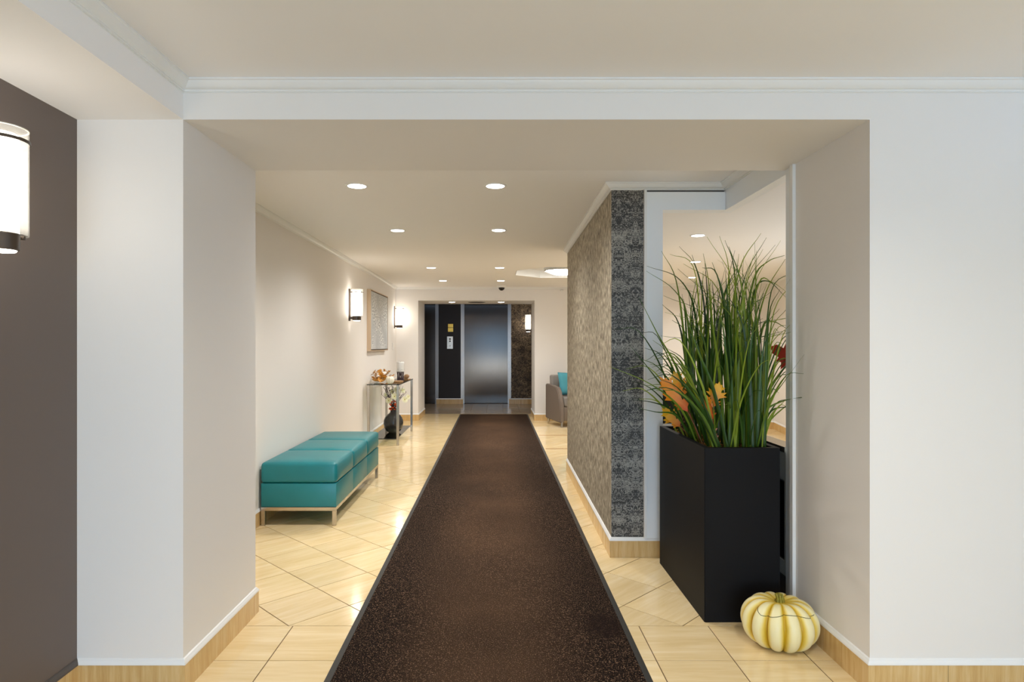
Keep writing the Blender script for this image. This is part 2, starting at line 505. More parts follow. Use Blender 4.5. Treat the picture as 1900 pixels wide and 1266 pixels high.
def clip(poly, n, c):
    """keep the side where n.p <= c"""
    out = []
    for i in range(len(poly)):
        a, b = poly[i], poly[(i + 1) % len(poly)]
        da = n[0] * a[0] + n[1] * a[1] - c; db = n[0] * b[0] + n[1] * b[1] - c
        if da <= 0: out.append(a)
        if da * db < 0:
            t = da / (da - db); out.append((a[0] + (b[0] - a[0]) * t, a[1] + (b[1] - a[1]) * t))
    return out
def area(p):
    return abs(sum(p[i][0] * p[(i + 1) % len(p)][1] - p[(i + 1) % len(p)][0] * p[i][1] for i in range(len(p)))) / 2
YBORDER = 2.785
first = None
def put_tile(x, y, rot):
    global first
    if first is None:
        first = link('tile', tile_bm(full), 'tile', floor); o = first
    else: o = inst('tile', first, (0, 0, 0), parent=floor)
    o.location = (x, y, 0); o.rotation_euler = (0, 0, rot)
    return o
# straight border rows nearest the camera
for r in range(3):
    yc = YBORDER - TS * (r + 0.5)
    for c in range(-3, 11):
        xc = -0.892 + TS * (c + 0.5)
        if xc < -1.75 or xc > 2.1: continue
        if xc - TS / 2 > CB0 + 0.02 and xc + TS / 2 < CB1 - 0.02: continue
        put_tile(xc, yc, 0)
# diagonal field
rest = bmesh.new()
U0, V0, DV = 1.633, 1.693, 0.3075
r2 = math.sqrt(0.5)
def under_pillar(poly):
    return all(0.72 < x < 4.5 and y < 6.2 and y > YP + 0.02 for x, y in poly)
for i in range(-30, 60):
    for j in range(-30, 60):
        u = U0 + DV * (i + 0.5); v = V0 + DV * (j + 0.5)      # u = (x+y)/sqrt2, v = (y-x)/sqrt2
        x, y = (u - v) * r2, (u + v) * r2
        if not (-1.85 < x < 4.4 and 2.5 < y < 11.6): continue
        h = DV / 2 - G
        quad = [((uu - vv) * r2, (uu + vv) * r2) for uu, vv in ((u - h, v - h), (u + h, v - h), (u + h, v + h), (u - h, v + h))]
        p = clip(quad, (0, -1), -(YBORDER + G))
        if len(p) > 2: p = clip(p, (0, 1), 11.36 - G)
        if len(p) < 3 or area(p) < 0.0004: continue
        xs = [q[0] for q in p]; ys = [q[1] for q in p]
        if min(xs) > CB0 + 0.02 and max(xs) < CB1 - 0.02 and max(ys) < 11.2: continue
        if max(xs) < XL - 0.02: continue
        hidden = under_pillar(p) or (y < 3.6 and min(xs) > XR)
        far = min(ys) > 8.6 or hidden or min(xs) > 1.75
        if far:
            tp = [rest.verts.new((a, b, 0.0)) for a, b in p]; lo = [rest.verts.new((a, b, -0.010)) for a, b in p]
            rest.faces.new(tp)
            for q in range(len(p)): rest.faces.new((lo[q], lo[(q + 1) % len(p)], tp[(q + 1) % len(p)], tp[q]))
        elif len(p) == 4 and abs(area(p) - (2 * h) ** 2) < 1e-6:
            o = put_tile(x, y, PI / 4); s = 2 * h / (2 * sq); o.scale = (s, s, 1)
        else:
            ca, sa = math.cos(-PI / 4), math.sin(-PI / 4)
            loc = [((a - x) * ca - (b - y) * sa, (a - x) * sa + (b - y) * ca) for a, b in p]
            o = link('tile', tile_bm(loc), 'tile', floor); o.location = (x, y, 0); o.rotation_euler = (0, 0, PI / 4)
for r in range(3, 20):                                      # entrance hall behind the camera
    for c in range(-4, 14):
        x0 = -0.892 + TS * c; y0 = YBORDER - TS * (r + 1)
        box(x0 + G, x0 + TS - G, y0 + G, y0 + TS - G, -0.01, 0.0, rest)
stuff(link('tile_field', rest, 'tile', floor))
lob = bmesh.new()
for i in range(12):
    for j in range(7):
        box(-2.9 + 0.3048 * i + G, -2.9 + 0.3048 * (i + 1) - G, 11.362 + TS * j + G, 11.362 + TS * (j + 1) - G, -0.01, 0.0, lob)
stuff(link('lobby_tile_field', lob, 'lobby_tile', floor))
link('threshold_strip', box(-1.26, 0.66, 11.345, 11.375, -0.01, 0.0012), plain('threshold', (84, 74, 64), 0.3, 0.3), floor)
for y in (7.53, 8.65):
    link('accent_strip', box(0.60, 3.7, y - 0.022, y + 0.022, -0.01, 0.0006), 'accent', floor)

# ------------------------------------------------------------------ walls, beam, ceilings
def wall(name, bm, m='wall'): return struct(link(name, bm, m))
wall('wall_hall_left', box(-1.75, XDARK, -3.2, YB0, 0, ZS), 'taupe')
wall('wall_pilaster_left', prism([(-1.85, YB0), (XPL, YB0), (-1.110, YB1), (-1.85, YB1)], 0, ZS))
wall('wall_left', box(-1.85, XL, YB1, YF + 0.3, 0, ZC))
wall('wall_jamb_right', box(XR, 3.0, YB0, 2.82, 0, ZS))
wall('wall_jamb_right_back', box(1.45, 3.0, 2.82, YB1, 0, ZS))
wall('wall_hall_right', box(2.75, 3.0, -3.2, YB0, 0, ZS))
wall('wall_beam', box(-1.85, 3.0, YB0, YB1, ZS, 2.30))
wall('ceiling_bulkhead', box(-1.85, XPL, -3.2, YB0, ZS, 2.30), 'ceiling')
wall('ceiling_hall', box(XPL, 3.0, -3.2, YB0, ZC, 2.32), 'ceiling')
# entrance wall behind the camera with its glazed doors
bw = box(-1.75, -1.0, -3.3, -3.2, 0, 2.05); box(1.6, 3.0, -3.3, -3.2, 0, 2.05, bw); box(-1.75, 3.0, -3.3, -3.2, 2.05, 2.32, bw)
wall('wall_entrance', bw)
for k, (a, b) in enumerate(((-1.0, 0.3), (0.3, 1.6))):
    fr = box(a, a + 0.07, -3.28, -3.22, 0, 2.05); box(b - 0.07, b, -3.28, -3.22, 0, 2.05, fr)
    box(a + 0.07, b - 0.07, -3.28, -3.22, 1.97, 2.05, fr); box(a + 0.07, b - 0.07, -3.28, -3.22, 0, 0.18, fr)
    d = struct(link('door_%d' % (k + 3), fr, 'bronze'))
    link('pane', box(a + 0.07, b - 0.07, -3.253, -3.247, 0.18, 1.97), 'door_glass', d)
struct(link('ground_outside', box(-12, 12, -20, -3.31, -0.2, -0.03), 'paving'))
# corridor and lounge ceiling with an octagonal coffer
OX, OY, OR = 0.885, 8.28, 0.615
oc = [(OX + OR / math.cos(PI / 8) * math.cos(PI / 8 + k * PI / 4), OY + OR / math.cos(PI / 8) * math.sin(PI / 8 + k * PI / 4)) for k in range(8)]
x0, x1, y0, y1 = OX - OR, OX + OR, OY - OR, OY + OR
cb = box(-1.85, x0, YB1, YF, ZC, 2.30); box(x1, 4.5, YB1, YF, ZC, 2.30, cb)
box(x0, x1, YB1, y0, ZC, 2.30, cb); box(x0, x1, y1, YF, ZC, 2.30, cb)
for cx, cy in ((x1, y1), (x0, y1), (x0, y0), (x1, y0)):
    near = sorted(oc, key=lambda p: (p[0] - cx) ** 2 + (p[1] - cy) ** 2)[:2]
    a, b = near
    if (b[0] - a[0]) * (cy - a[1]) - (b[1] - a[1]) * (cx - a[0]) < 0: a, b = b, a
    prism([a, b, (cx, cy)], ZC, 2.30, cb)
wall('ceiling', cb, 'ceiling')
cof = bmesh.new()
oc = [(OX + (x - OX) * 0.994, OY + (y - OY) * 0.994) for x, y in oc]
lo = [cof.verts.new((x, y, ZC - 0.0005)) for x, y in oc]; hi = [cof.verts.new((x, y, 2.285)) for x, y in oc]
for i in range(8): cof.faces.new((lo[i], hi[i], hi[(i + 1) % 8], lo[(i + 1) % 8]))
cof.faces.new(hi)
wall('ceiling_coffer', cof, 'white')
# far wall with the opening to the lift lobby
fw = box(-1.85, -1.26, YF, YF2, 0, ZC); box(0.645, 1.2, YF, YF2, 0, ZC, fw); box(-1.26, 0.645, YF, YF2, 1.965, ZC, fw)
wall('wall_far', fw)
LX, LY, LX2 = 4.11, 9.3, 3.7
wall('wall_lounge_far', prism([(1.2, YF), (LX, LY), (LX + 0.3, LY + 0.2), (1.2, YF + 0.5)], 0, ZC))
wall('wall_lounge_right', prism([(LX, LY), (LX2, 7.0), (LX2, 2.8), (LX2 + 0.3, 2.8), (LX2 + 0.5, LY)], 0, ZC))
wall('wall_lounge_near', box(3.0, LX2, 2.82, YB1, 0, ZC))
# lift lobby
lb = box(-2.9, -1.85, YF2 - 0.2, YF2, 0, 2.2); box(0.76, 0.9, YF2, YE + 0.2, 0, 2.2, lb); box(-3.0, -2.9, YF2 - 0.2, YE + 0.2, 0, 2.2, lb)
wall('wall_lobby_side', lb)
wall('ceiling_lobby', box(-3.0, 0.9, YF2, YE + 0.4, 2.2, 2.3), 'ceiling')
wall('wall_lobby_dark', box(-1.19, -0.725, YE, YE + 0.25, 0, 2.2), 'dark_panel')
wall('wall_lobby_paper', box(0.328, 0.76, YE, YE + 0.25, 0, 2.2), 'paper_lobby')
lh = box(-2.9, -1.19, YE, YE + 0.25, 2.125, 2.2); box(-0.725, 0.328, YE, YE + 0.25, 2.125, 2.2, lh); box(-2.9, -2.25, YE, YE + 0.25, 0, 2.125, lh)
wall('wall_lobby_head', lh, 'dark_panel')
# papered pillar
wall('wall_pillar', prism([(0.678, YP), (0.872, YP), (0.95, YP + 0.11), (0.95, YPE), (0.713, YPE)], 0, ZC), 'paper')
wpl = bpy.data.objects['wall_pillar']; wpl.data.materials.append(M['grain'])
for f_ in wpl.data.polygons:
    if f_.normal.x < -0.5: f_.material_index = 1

# niche window: post, headers, sills, low walls
wp = box(0.876, 0.975, YP - 0.012, YP + 0.11, 0.113, 2.13)
wn = struct(link('window_1', wp, 'white_frame'))
link('corner_strip', box(0.866, 0.880, YP - 0.022, YP + 0.02, 0.113, 2.142), 'white', wn)
link('head', box(0.975, XR - 0.001, YP - 0.012, YP + 0.08, 2.026, 2.13), 'white_frame', wn)
link('shadow_gap', box(0.876, XR - 0.001, YP + 0.01, YP + 0.08, 2.13, ZC), plain('painted_gap_shade', (120, 114, 110), 0.7), wn)  # recessed strip whose grey paints in the shade of the gap
link('sill', box(0.975, XR - 0.007, YP - 0.012, YP + 0.10, 0.733, 0.767), 'grey_frame', wn)
link('low_wall', box(0.94, XR, YP, YP + 0.08, 0, 0.733), 'grey_frame', wn)
ws = box(XR, 1.45, 2.848, 2.916, 0.0, ZS)
w2 = struct(link('window_2', ws, 'white_frame'))
link('face_strip', box(XR - 0.014, XR + 0.1, 2.82, 2.848, 0.0, ZS), 'white', w2)
link('edge_bead', box(XR - 0.005, XR + 0.02, 2.866, 2.872, 0.0, ZS), 'white', w2)
link('head', box(XR, 1.40, 2.916, YP + 0.08, 2.026, ZC), 'white_frame', w2)
link('sill', box(XR - 0.006, 1.42, 2.916, YP + 0.08, 0.742, 0.767), 'chrome', w2)
link('sill_apron', box(XR, 1.41, 2.916, YP + 0.08, 0.612, 0.742), 'grey_frame', w2)
lw = box(XR + 0.02, 1.41, 2.916, YP, 0, 0.612)
link('low_wall', lw, 'grey_frame', w2)
link('dark_glazing', box(XR + 0.008, XR + 0.02, 2.93, YP - 0.03, 0.235, 0.600), 'dark_glass', w2)
gf = box(XR, XR + 0.02, 2.916, YP, 0.170, 0.235); box(XR, XR + 0.02, 2.916, 2.93, 0.235, 0.612, gf)
link('panel_frame', gf, 'grey_frame', w2)
link('kick_board', box(XR + 0.004, XR + 0.02, 2.916, YP, 0.0, 0.170), plain('kick_grey', (70, 68, 66), 0.5), w2)

# ------------------------------------------------------------------ cornices
CP = [(0, 0), (0.040, 0), (0.040, -0.006), (0.034, -0.008), (0.031, -0.014), (0.022, -0.024), (0.013, -0.031), (0.009, -0.032), (0.009, -0.036), (0.005, -0.037), (0.005, -0.040), (0, -0.040)]
def cornice(name, path): return struct(link(name, sweep(path, CP, ZC - 0.0004), 'white', smooth=True))
cornice('trim_1', [(XPL, -3.2), (XPL, YB0), (2.75, YB0)])
cornice('trim_2', [(XL, YB1), (XL, YF), (1.2, YF), (LX, LY), (LX2, 7.0), (LX2, YB1)])
cornice('trim_3', [(0.95, YPE), (0.713, YPE), (0.678, YP), (XR, YP), (XR, YB1), (XL, YB1)])

# ------------------------------------------------------------------ skirting of cut tiles with a white cap
BH = 0.0975
CAP = [(0, 0), (0.013, 0), (0.013, 0.004), (0.011, 0.009), (0.007, 0.013), (0.006, 0.017), (0.002, 0.020), (0, 0.020)]
def skirting(name, path, cap='white', step=TS):
    o = struct(link(name, sweep(path, CAP, BH), cap, smooth=True))
    outer = offset_path(path, 0.011)
    for (a, b), (c, d) in zip(zip(path, path[1:]), zip(outer, outer[1:])):
        L = math.hypot(b[0] - a[0], b[1] - a[1]); n = max(1, round(L / step))
        for k in range(n):
            t0, t1 = k / n, (k + 1) / n
            e0 = 0.0006 / L if k else 0; e1 = 0.0006 / L if k < n - 1 else 0
            def at(p, q, t): return (p[0] + (q[0] - p[0]) * t, p[1] + (q[1] - p[1]) * t)
            q = [at(a, b, t0 + e0), at(a, b, t1 - e1), at(c, d, t1 - e1), at(c, d, t0 + e0)]
            link('tile', prism(q, 0.0, BH), 'base_tile', o)
    return o
skirting('baseboard_left', [(XL, YB1), (XL, YF), (-1.26, YF), (-1.26, YF2)])
skirting('baseboard_pilaster', [(XDARK, YB0), (XPL, YB0), (-1.110, YB1), (XL, YB1)])
skirting('baseboard_hall_left', [(XDARK, 0.4), (XDARK, YB0)], plain('dark_cap', (82, 74, 68), 0.5))
skirting('baseboard_right', [(XR, 2.82), (XR, YB0), (2.75, YB0)])
skirting('baseboard_pillar', [(0.713, YPE), (0.678, YP), (0.972, YP)])
skirting('baseboard_far', [(0.645, YF2), (0.645, YF), (1.2, YF)])
skirting('baseboard_lounge', [(1.2, YF), (LX, LY), (LX2, 7.0)])
skirting('baseboard_lobby_dark', [(-1.235, YE - 0.03), (-0.675, YE - 0.03)])
skirting('baseboard_lobby_paper', [(0.285, YE - 0.03), (0.76, YE - 0.03)])

# ------------------------------------------------------------------ lift doors
def lift(name, xa, xb, frame_l, frame_r):
    d = struct(link(name, box(xa, xb, YE + 0.07, YE + 0.10, 0.004, 2.078), 'steel_door'))
    if frame_l:
        b = box(xa - 0.073, xa - 0.030, YE - 0.015, YE + 0.1, 0, 2.125); box(xa - 0.030, xa, YE + 0.015, YE + 0.1, 0, 2.125, b)
        link('frame', b, 'steel_trim', d)
    if frame_r:
        b = box(xb + 0.030, xb + 0.070, YE - 0.015, YE + 0.1, 0, 2.125); box(xb, xb + 0.030, YE + 0.015, YE + 0.1, 0, 2.125, b)
        link('frame', b, 'steel_trim', d)
    link('head_gap', box(xa, xb, YE + 0.09, YE + 0.13, 2.078, 2.125), 'black', d)
    link('sill_track', box(xa, xb, YE - 0.01, YE + 0.10, 0.0, 0.004), 'black', d)
lift('door_1', -0.652, 0.262, True, True)
lift('door_2', -2.18, -1.262, True, True)

# ------------------------------------------------------------------ carpet runner
rn = thing('carpet_runner', (0, 0, 0), 'long dark brown carpet runner with black rubber edges down the corridor', 'carpet')
rp = bmesh.new()
cols, rows = 24, 160
gx = [CB0 + 0.027 + (CB1 - CB0 - 0.054) * i / cols for i in range(cols + 1)]
gy = [-1.6 + 0.03 + (11.24 + 1.6 - 0.06) * j / rows for j in range(rows + 1)]
gv = [[rp.verts.new((x, y, 0.0085 + 0.0006 * math.sin(9 * x + 3 * y))) for x in gx] for y in gy]
for j in range(rows):
    for i in range(cols): rp.faces.new((gv[j][i], gv[j][i + 1], gv[j + 1][i + 1], gv[j + 1][i]))
bot = [rp.verts.new((x, y, 0.001)) for x, y in ((gx[0], gy[0]), (gx[-1], gy[0]), (gx[-1], gy[-1]), (gx[0], gy[-1]))]
rp.faces.new(bot[::-1])
link('pile', rp, 'carpet', rn, smooth=True)
eb = bmesh.new()
def edge_strip(ax, ay, bx, by, cx, cy, dx, dy):
    # outer edge a-b thin, inner edge c-d at pile height
    v = [eb.verts.new(p) for p in ((ax, ay, 0.0005), (bx, by, 0.0005), (dx, dy, 0.0005), (cx, cy, 0.0005), (ax, ay, 0.0025), (bx, by, 0.0025), (dx, dy, 0.0085), (cx, cy, 0.0085))]
    for f in ((0, 3, 2, 1), (4, 5, 6, 7), (0, 1, 5, 4), (1, 2, 6, 5), (2, 3, 7, 6), (3, 0, 4, 7)): eb.faces.new([v[i] for i in f])
yA, yB = -1.6, 11.24
edge_strip(CB0, yA, CB0, yB, gx[0], gy[0], gx[0], gy[-1]); edge_strip(CB1, yB, CB1, yA, gx[-1], gy[-1], gx[-1], gy[0])
edge_strip(CB0, yB, CB1, yB, gx[0], gy[-1], gx[-1], gy[-1]); edge_strip(CB1, yA, CB0, yA, gx[-1], gy[0], gx[0], gy[0])
link('rubber_border', eb, 'rubber', rn)

# ------------------------------------------------------------------ teal bench
bn = thing('bench', (-1.347, 5.105, 0), 'teal leather three-section bench on a chrome frame against the left wall', 'bench')
BX, BY = 0.262, 0.785
def cushion(y0, y1, z0, z1, x, crown=0.010, r=0.026):
    bm = rbox(-x, x, y0, y1, z0, z1, r, 4)
    bmesh.ops.subdivide_edges(bm, edges=[e for e in bm.edges if e.calc_length() > 0.2], cuts=5, use_grid_fill=True)
    for v in bm.verts:
        a = max(0, 1 - (v.co.x / x) ** 2); b = max(0, 1 - ((2 * v.co.y - y0 - y1) / (y1 - y0)) ** 2)
        if v.co.z > z1 - 0.001: v.co.z += crown * (a * b) ** 0.6
        if abs(v.co.x) > x - 0.001: v.co.x += math.copysign(0.005, v.co.x) * b
    return bm
for k in range(3):
    a = -BY + 2 * BY / 3 * k
    link('cushion', cushion(a + 0.001, a + 2 * BY / 3 - 0.001, 0.290, 0.432, BX), 'teal', bn, smooth=True)
for k in range(3):
    a = -BY + 2 * BY / 3 * k
    link('base_panel', rbox(-BX + 0.004, BX - 0.004, a + 0.0002 + (0.006 if k == 0 else 0), a + 2 * BY / 3 - 0.0002 - (0.006 if k == 2 else 0), 0.128, 0.2895, 0.004, 2), 'teal', bn, smooth=True)
fr = box(-BX + 0.006, BX - 0.006, -BY, -BY + 0.026, 0.103, 0.128); box(-BX + 0.006, BX - 0.006, BY - 0.026, BY, 0.103, 0.128, fr)
link('end_rail', box(-BX + 0.006, BX - 0.006, -BY, -BY + 0.026, 0.104, 0.1275), 'chrome', bn)
link('end_rail', box(-BX + 0.006, BX - 0.006, BY - 0.026, BY, 0.104, 0.1275), 'chrome', bn)
fr.free()
for s in (-1, 1):
    xa = s * (BX - 0.019)
    link('side_rail', box(xa - 0.013, xa + 0.013, -BY + 0.026, BY - 0.026, 0.104, 0.1275), 'chrome', bn)
    for t in (-1, 1):
        yy = t * (BY - 0.013)
        link('leg', rbox(xa - 0.013, xa + 0.013, yy - 0.013, yy + 0.013, 0.0, 0.104, 0.002, 1), 'chrome', bn)

# ------------------------------------------------------------------ glass console table
tb = thing('console_table', (-1.378, 8.40, 0), 'glass-topped console table with polished metal legs beyond the teal bench', 'table')
TX, TY = 0.197, 0.65
def slab(name, x, y, z0, z1):
    g = link(name, box(-x, x, -y, y, z0, z1), 'table_glass', tb)
    e = box(-x - 0.002, x + 0.002, -y - 0.002, -y, z0, z1); box(-x - 0.002, x + 0.002, y, y + 0.002, z0, z1, e)
    box(-x - 0.002, -x, -y, y, z0, z1, e); box(x, x + 0.002, -y, y, z0, z1, e)
    link('glass_edge', e, 'glass_edge', g)
    return g
slab('glass_top', TX, TY, 0.744, 0.754)
slab('glass_shelf', TX - 0.03, TY - 0.02, 0.076, 0.086)
for s in (-1, 1):
    for t in (-1, 1):
        xa, ya = s * (TX - 0.017), t * (TY - 0.011)
        link('leg', rbox(xa - 0.016, xa + 0.016, ya - 0.009, ya + 0.009, 0, 0.744, 0.002, 1), 'chrome', tb)

# vase and its flowers on the shelf
vx, vy, vz = -1.342, 8.32, 0.086
vs = tag(link('vase', lathe([(0.0, 0.0), (0.06, 0.0), (0.096, 0.026), (0.120, 0.068), (0.130, 0.118), (0.126, 0.160), (0.110, 0.200), (0.086, 0.230), (0.056, 0.252), (0.041, 0.270), (0.039, 0.298), (0.045, 0.318), (0.040, 0.318), (0.032, 0.30), (0.0, 0.28)], 32), 'vase', smooth=True, loc=(vx, vy, vz)),
         'round charcoal glazed vase on the lower glass shelf of the console table', 'vase')
fl = thing('flower_arrangement', (vx, vy, vz + 0.282), 'cream artificial blossoms with dark twigs and orange leaves in the round vase', 'flowers')
tw = bmesh.new()
R = random.Random(5)
for k in range(22):
    a = R.uniform(0, 2 * PI); lean = R.uniform(0.05, 0.20); h = R.uniform(0.20, 0.345)
    p0 = Vector((R.uniform(-.015, .015), R.uniform(-.015, .015), 0)); p2 = Vector((math.cos(a) * lean, math.sin(a) * lean * 0.8, h))
    p1 = p0.lerp(p2, 0.5) + Vector((0, 0, 0.05))
    pts = [p0.lerp(p1, t).lerp(p1.lerp(p2, t), t) for t in (0, .25, .5, .75, 1)]
    tube(pts, 0.004, 4, tw, 0.0018)
    for q in range(4):
        b = pts[R.choice((2, 3, 3, 4))]; e = b + Vector((R.uniform(-.05, .05), R.uniform(-.05, .05), R.uniform(.0, .05)))
        if e.z < 0.36: tube([b, b.lerp(e, .5) + Vector((0, 0, .006)), e], 0.0028, 3, tw, 0.001)
stuff(link('twigs', tw, 'twig', fl))
def blossom(c, r, n):
    n = Vector(n).normalized(); rot = n.to_track_quat('Z', 'Y').to_matrix()
    bm = bmesh.new()
    for lay, (m, rr, up) in enumerate(((7, r, 0.25), (5, r * 0.66, 0.6))):
        for k in range(m):
            a = 2 * PI * (k + 0.5 * lay) / m
            d = Vector((math.cos(a), math.sin(a), 0)); s = Vector((-d.y, d.x, 0))
            prof = [(0, 0.0, 0), (0.35, 0.26, .1), (0.75, 0.42, .55), (1.0, 0.18, 1)]
            L = [bm.verts.new(Vector(c) + rot @ (d * rr * t + s * rr * w + Vector((0, 0, up * r * z * z + 0.002 * lay)))) for t, w, z in prof]
            Rr = [bm.verts.new(Vector(c) + rot @ (d * rr * t - s * rr * w + Vector((0, 0, up * r * z * z + 0.002 * lay)))) for t, w, z in prof]
            for i in range(3): bm.faces.new((L[i], L[i + 1], Rr[i + 1], Rr[i]))
    o = link('blossom', bm, 'blossom', fl, smooth='all')
    e = lathe([(0, 0.0), (r * .2, r * .05), (r * .18, r * .22), (0, r * .28)], 8); e.transform(Matrix.Translation(Vector(c)) @ rot.to_4x4())
    link('centre', e, 'pollen', o, smooth='all')
for px, py, d, r in ((721, 744, 8.22, .040), (732, 736, 8.18, .045), (736, 724, 8.28, .042), (727, 727, 8.42, .035), (751, 742, 8.30, .042), (747, 725, 8.40, .036), (757, 737, 8.36, .034), (716, 733, 8.38, .030)):
    q = P(px, py, d) - Vector(fl.location)
    blossom(q, r, (0.3 + q.x * 2, -1, 0.35))
ob = bmesh.new()
for k in range(26):
    a = R.uniform(0, 2 * PI); c = Vector((math.cos(a) * .035, math.sin(a) * .035 - .01, R.uniform(0.01, 0.12)))
    d = Vector((R.uniform(-1, 1), R.uniform(-1, .2), R.uniform(.1, 1))).normalized(); s = d.cross(Vector((0.2, 1, 0.1))).normalized()
    v = [ob.verts.new(c), ob.verts.new(c + d * .02 + s * .013), ob.verts.new(c + d * .045), ob.verts.new(c + d * .02 - s * .013)]
    ob.faces.new(v)
stuff(link('orange_leaves', ob, 'oak_orange', fl))

# things on the table top
TZ = 0.754
R = random.Random(8)
def ribbed(rx, rz, ribs, depth, n=48, m=18, attr=False, dimple=0.25):
    bm = bmesh.new()
    lay = bm.verts.layers.float.new('groove') if attr else None
    rings = []
    for j in range(m + 1):
        th = PI * j / m
        ring = []
        for i in range(n):
            ph = 2 * PI * i / n
            c = abs(math.cos(ribs * ph / 2)) ** 0.55
            w = math.sin(th) ** 0.72
            g = depth * (1 - c) * min(1, w * 1.4)
            r = rx * w * (1 - g)
            z = rz * math.cos(th) * (1 - 0.35 * g)
            pole = math.exp(-(w / 0.42) ** 2)
            z -= math.copysign(dimple * rz * pole * (1 if math.cos(th) > 0 else 0.6), math.cos(th)) if abs(math.cos(th)) > 1e-6 else 0
            v = bm.verts.new((r * math.cos(ph), r * math.sin(ph), z))
            if attr: v[lay] = max((1 - c) ** 0.9, 0.62 * pole)
            ring.append(v)
        rings.append(ring)
    for a, b in zip(rings, rings[1:]):
        for i in range(n): bm.faces.new((a[i], b[i], b[(i + 1) % n], a[(i + 1) % n]))
    bmesh.ops.remove_doubles(bm, verts=bm.verts[:], dist=1e-5)
    return bm
def gourd():
    t = thing('gourd', (-1.500, 8.22, TZ), 'white tapering gourd lying among autumn leaves on the console table', 'gourd', 0.35)
    prof = [(0, -0.10), (0.030, -0.095), (0.050, -0.07), (0.056, -0.035), (0.050, 0.0), (0.038, 0.035), (0.026, 0.065), (0.018, 0.09), (0, 0.1)]
    bm = lathe(prof, 20)
    bm.transform(Matrix.Translation((0, 0, 0.082)) @ Matrix.Rotation(math.radians(62), 4, 'Y'))
    link('body', bm, 'gourd', t, smooth=True)
    st = tube([(0.088, 0, 0.126), (0.102, 0, 0.136), (0.112, 0.004, 0.150)], 0.008, 6, None, 0.005)
    link('stem', st, 'wood', t)
gourd()
t = thing('mini_pumpkin', (-1.322, 7.93, TZ), 'small ivory pumpkin at the front edge of the console table', 'pumpkin')
b = ribbed(0.055, 0.050, 9, 0.16, 36, 12); b.transform(Matrix.Translation((0, 0, 0.046)))
link('body', b, 'ivory', t, smooth='all')
link('stem', tube([(0, 0, 0.075), (0.003, 0, 0.095), (0.012, 0, 0.112)], 0.008, 6, None, 0.006), 'wood', t)
t = thing('candle_holder', (-1.295, 8.62, TZ), 'twig-wrapped holder with a thick white candle on the console table', 'candle holder')
b = bmesh.new()
for k in range(18):
    a = 2 * PI * k / 18; r = 0.036 + 0.006 * (k % 3)
    tube([(math.cos(a) * r, math.sin(a) * r, 0), (math.cos(a + .2) * r * .85, math.sin(a + .2) * r * .85, 0.07), (math.cos(a + .35) * r * 1.05, math.sin(a + .35) * r * 1.05, 0.155)], 0.0055, 5, b, 0.004)
stuff(link('twig_bundle', b, 'twig', t))
link('candle', lathe([(0, 0.12), (0.050, 0.12), (0.053, 0.125), (0.053, 0.245), (0.048, 0.252), (0.03, 0.246), (0, 0.245)], 24), 'gourd', t, smooth=True)
link('wick', tube([(0, 0, 0.244), (0.001, 0, 0.252), (0.004, 0, 0.260)], 0.0015, 5), 'black', t)
t = tag(link('wood_slice', lathe([(0, 0), (0.078, 0), (0.080, 0.004), (0.080, 0.016), (0.077, 0.019), (0, 0.019)], 28), 'wood', smooth=True, loc=(-1.275, 8.21, TZ)),
        'flat round wooden slice beside the ivory pumpkin on the console table', 'wood slice')
t = thing('carved_bird', (-1.235, 8.78, TZ), 'small brown wooden ornament at the far end of the console table', 'ornament', -0.4)
b = rbox(-0.05, 0.05, -0.035, 0.035, 0, 0.014, 0.004, 1); link('foot', b, 'wood', t)
b = lathe([(0, -0.045), (0.022, -0.036), (0.034, -0.010), (0.030, 0.018), (0.018, 0.036), (0, 0.045)], 14); b.transform(Matrix.Translation((0, 0, 0.044)) @ Matrix.Rotation(1.2, 4, 'Y'))
link('body', b, 'wood', t, smooth='all')

def oak_outline(L, w):
    """half outline of a lobed leaf, (along, across)"""
    return [(0.0, 0.02), (0.08, 0.16), (0.17, 0.52), (0.20, 0.36), (0.30, 0.46), (0.27, 0.24), (0.38, 0.30), (0.50, 0.78), (0.53, 0.54), (0.66, 0.68), (0.60, 0.34), (0.68, 0.30), (0.82, 0.56), (0.80, 0.30), (0.90, 0.24), (0.88, 0.12), (1.0, 0.0)]
def oak_leaf_bm(L, W, curl=0.2, thick=0.0012):
    """lobed leaf: flat outline, triangulated, bent, given two skins and an edge"""
    half = oak_outline(L, W)
    pts = [(c * W, a * L) for a, c in half] + [(-c * W, a * L) for a, c in half[-2::-1]]
    def zz(x, y):
        return L * (curl * (y / L - 0.5) ** 2 * 1.5 + 0.22 * abs(x) / W - 0.1) + 0.003 * math.sin(y / L * 17 + x * 60)
    co, _, tris = delaunay_2d_cdt([Vector(p) for p in pts], [], [list(range(len(pts)))], 1, 1e-7)[:3]
    co = [(v.x, v.y, 0) for v in co]
    bm = bmesh.new()
    t = [bm.verts.new((x, y, zz(x, y))) for x, y, _ in co]; l = [bm.verts.new((x, y, zz(x, y) - thick)) for x, y, _ in co]
    for i, j, k in tris: bm.faces.new((t[i], t[j], t[k])); bm.faces.new((l[k], l[j], l[i]))
    n = len(co)
    for i in range(n): bm.faces.new((t[i], l[i], l[(i + 1) % n], t[(i + 1) % n]))
    return bm
def solid(bm, t=0.001):
    bmesh.ops.solidify(bm, geom=bm.faces[:], thickness=t)
    return bm
gl = thing('leaf_garland', (-1.49, 8.18, TZ), 'orange and brown autumn leaf garland around the white gourd on the table', 'garland')
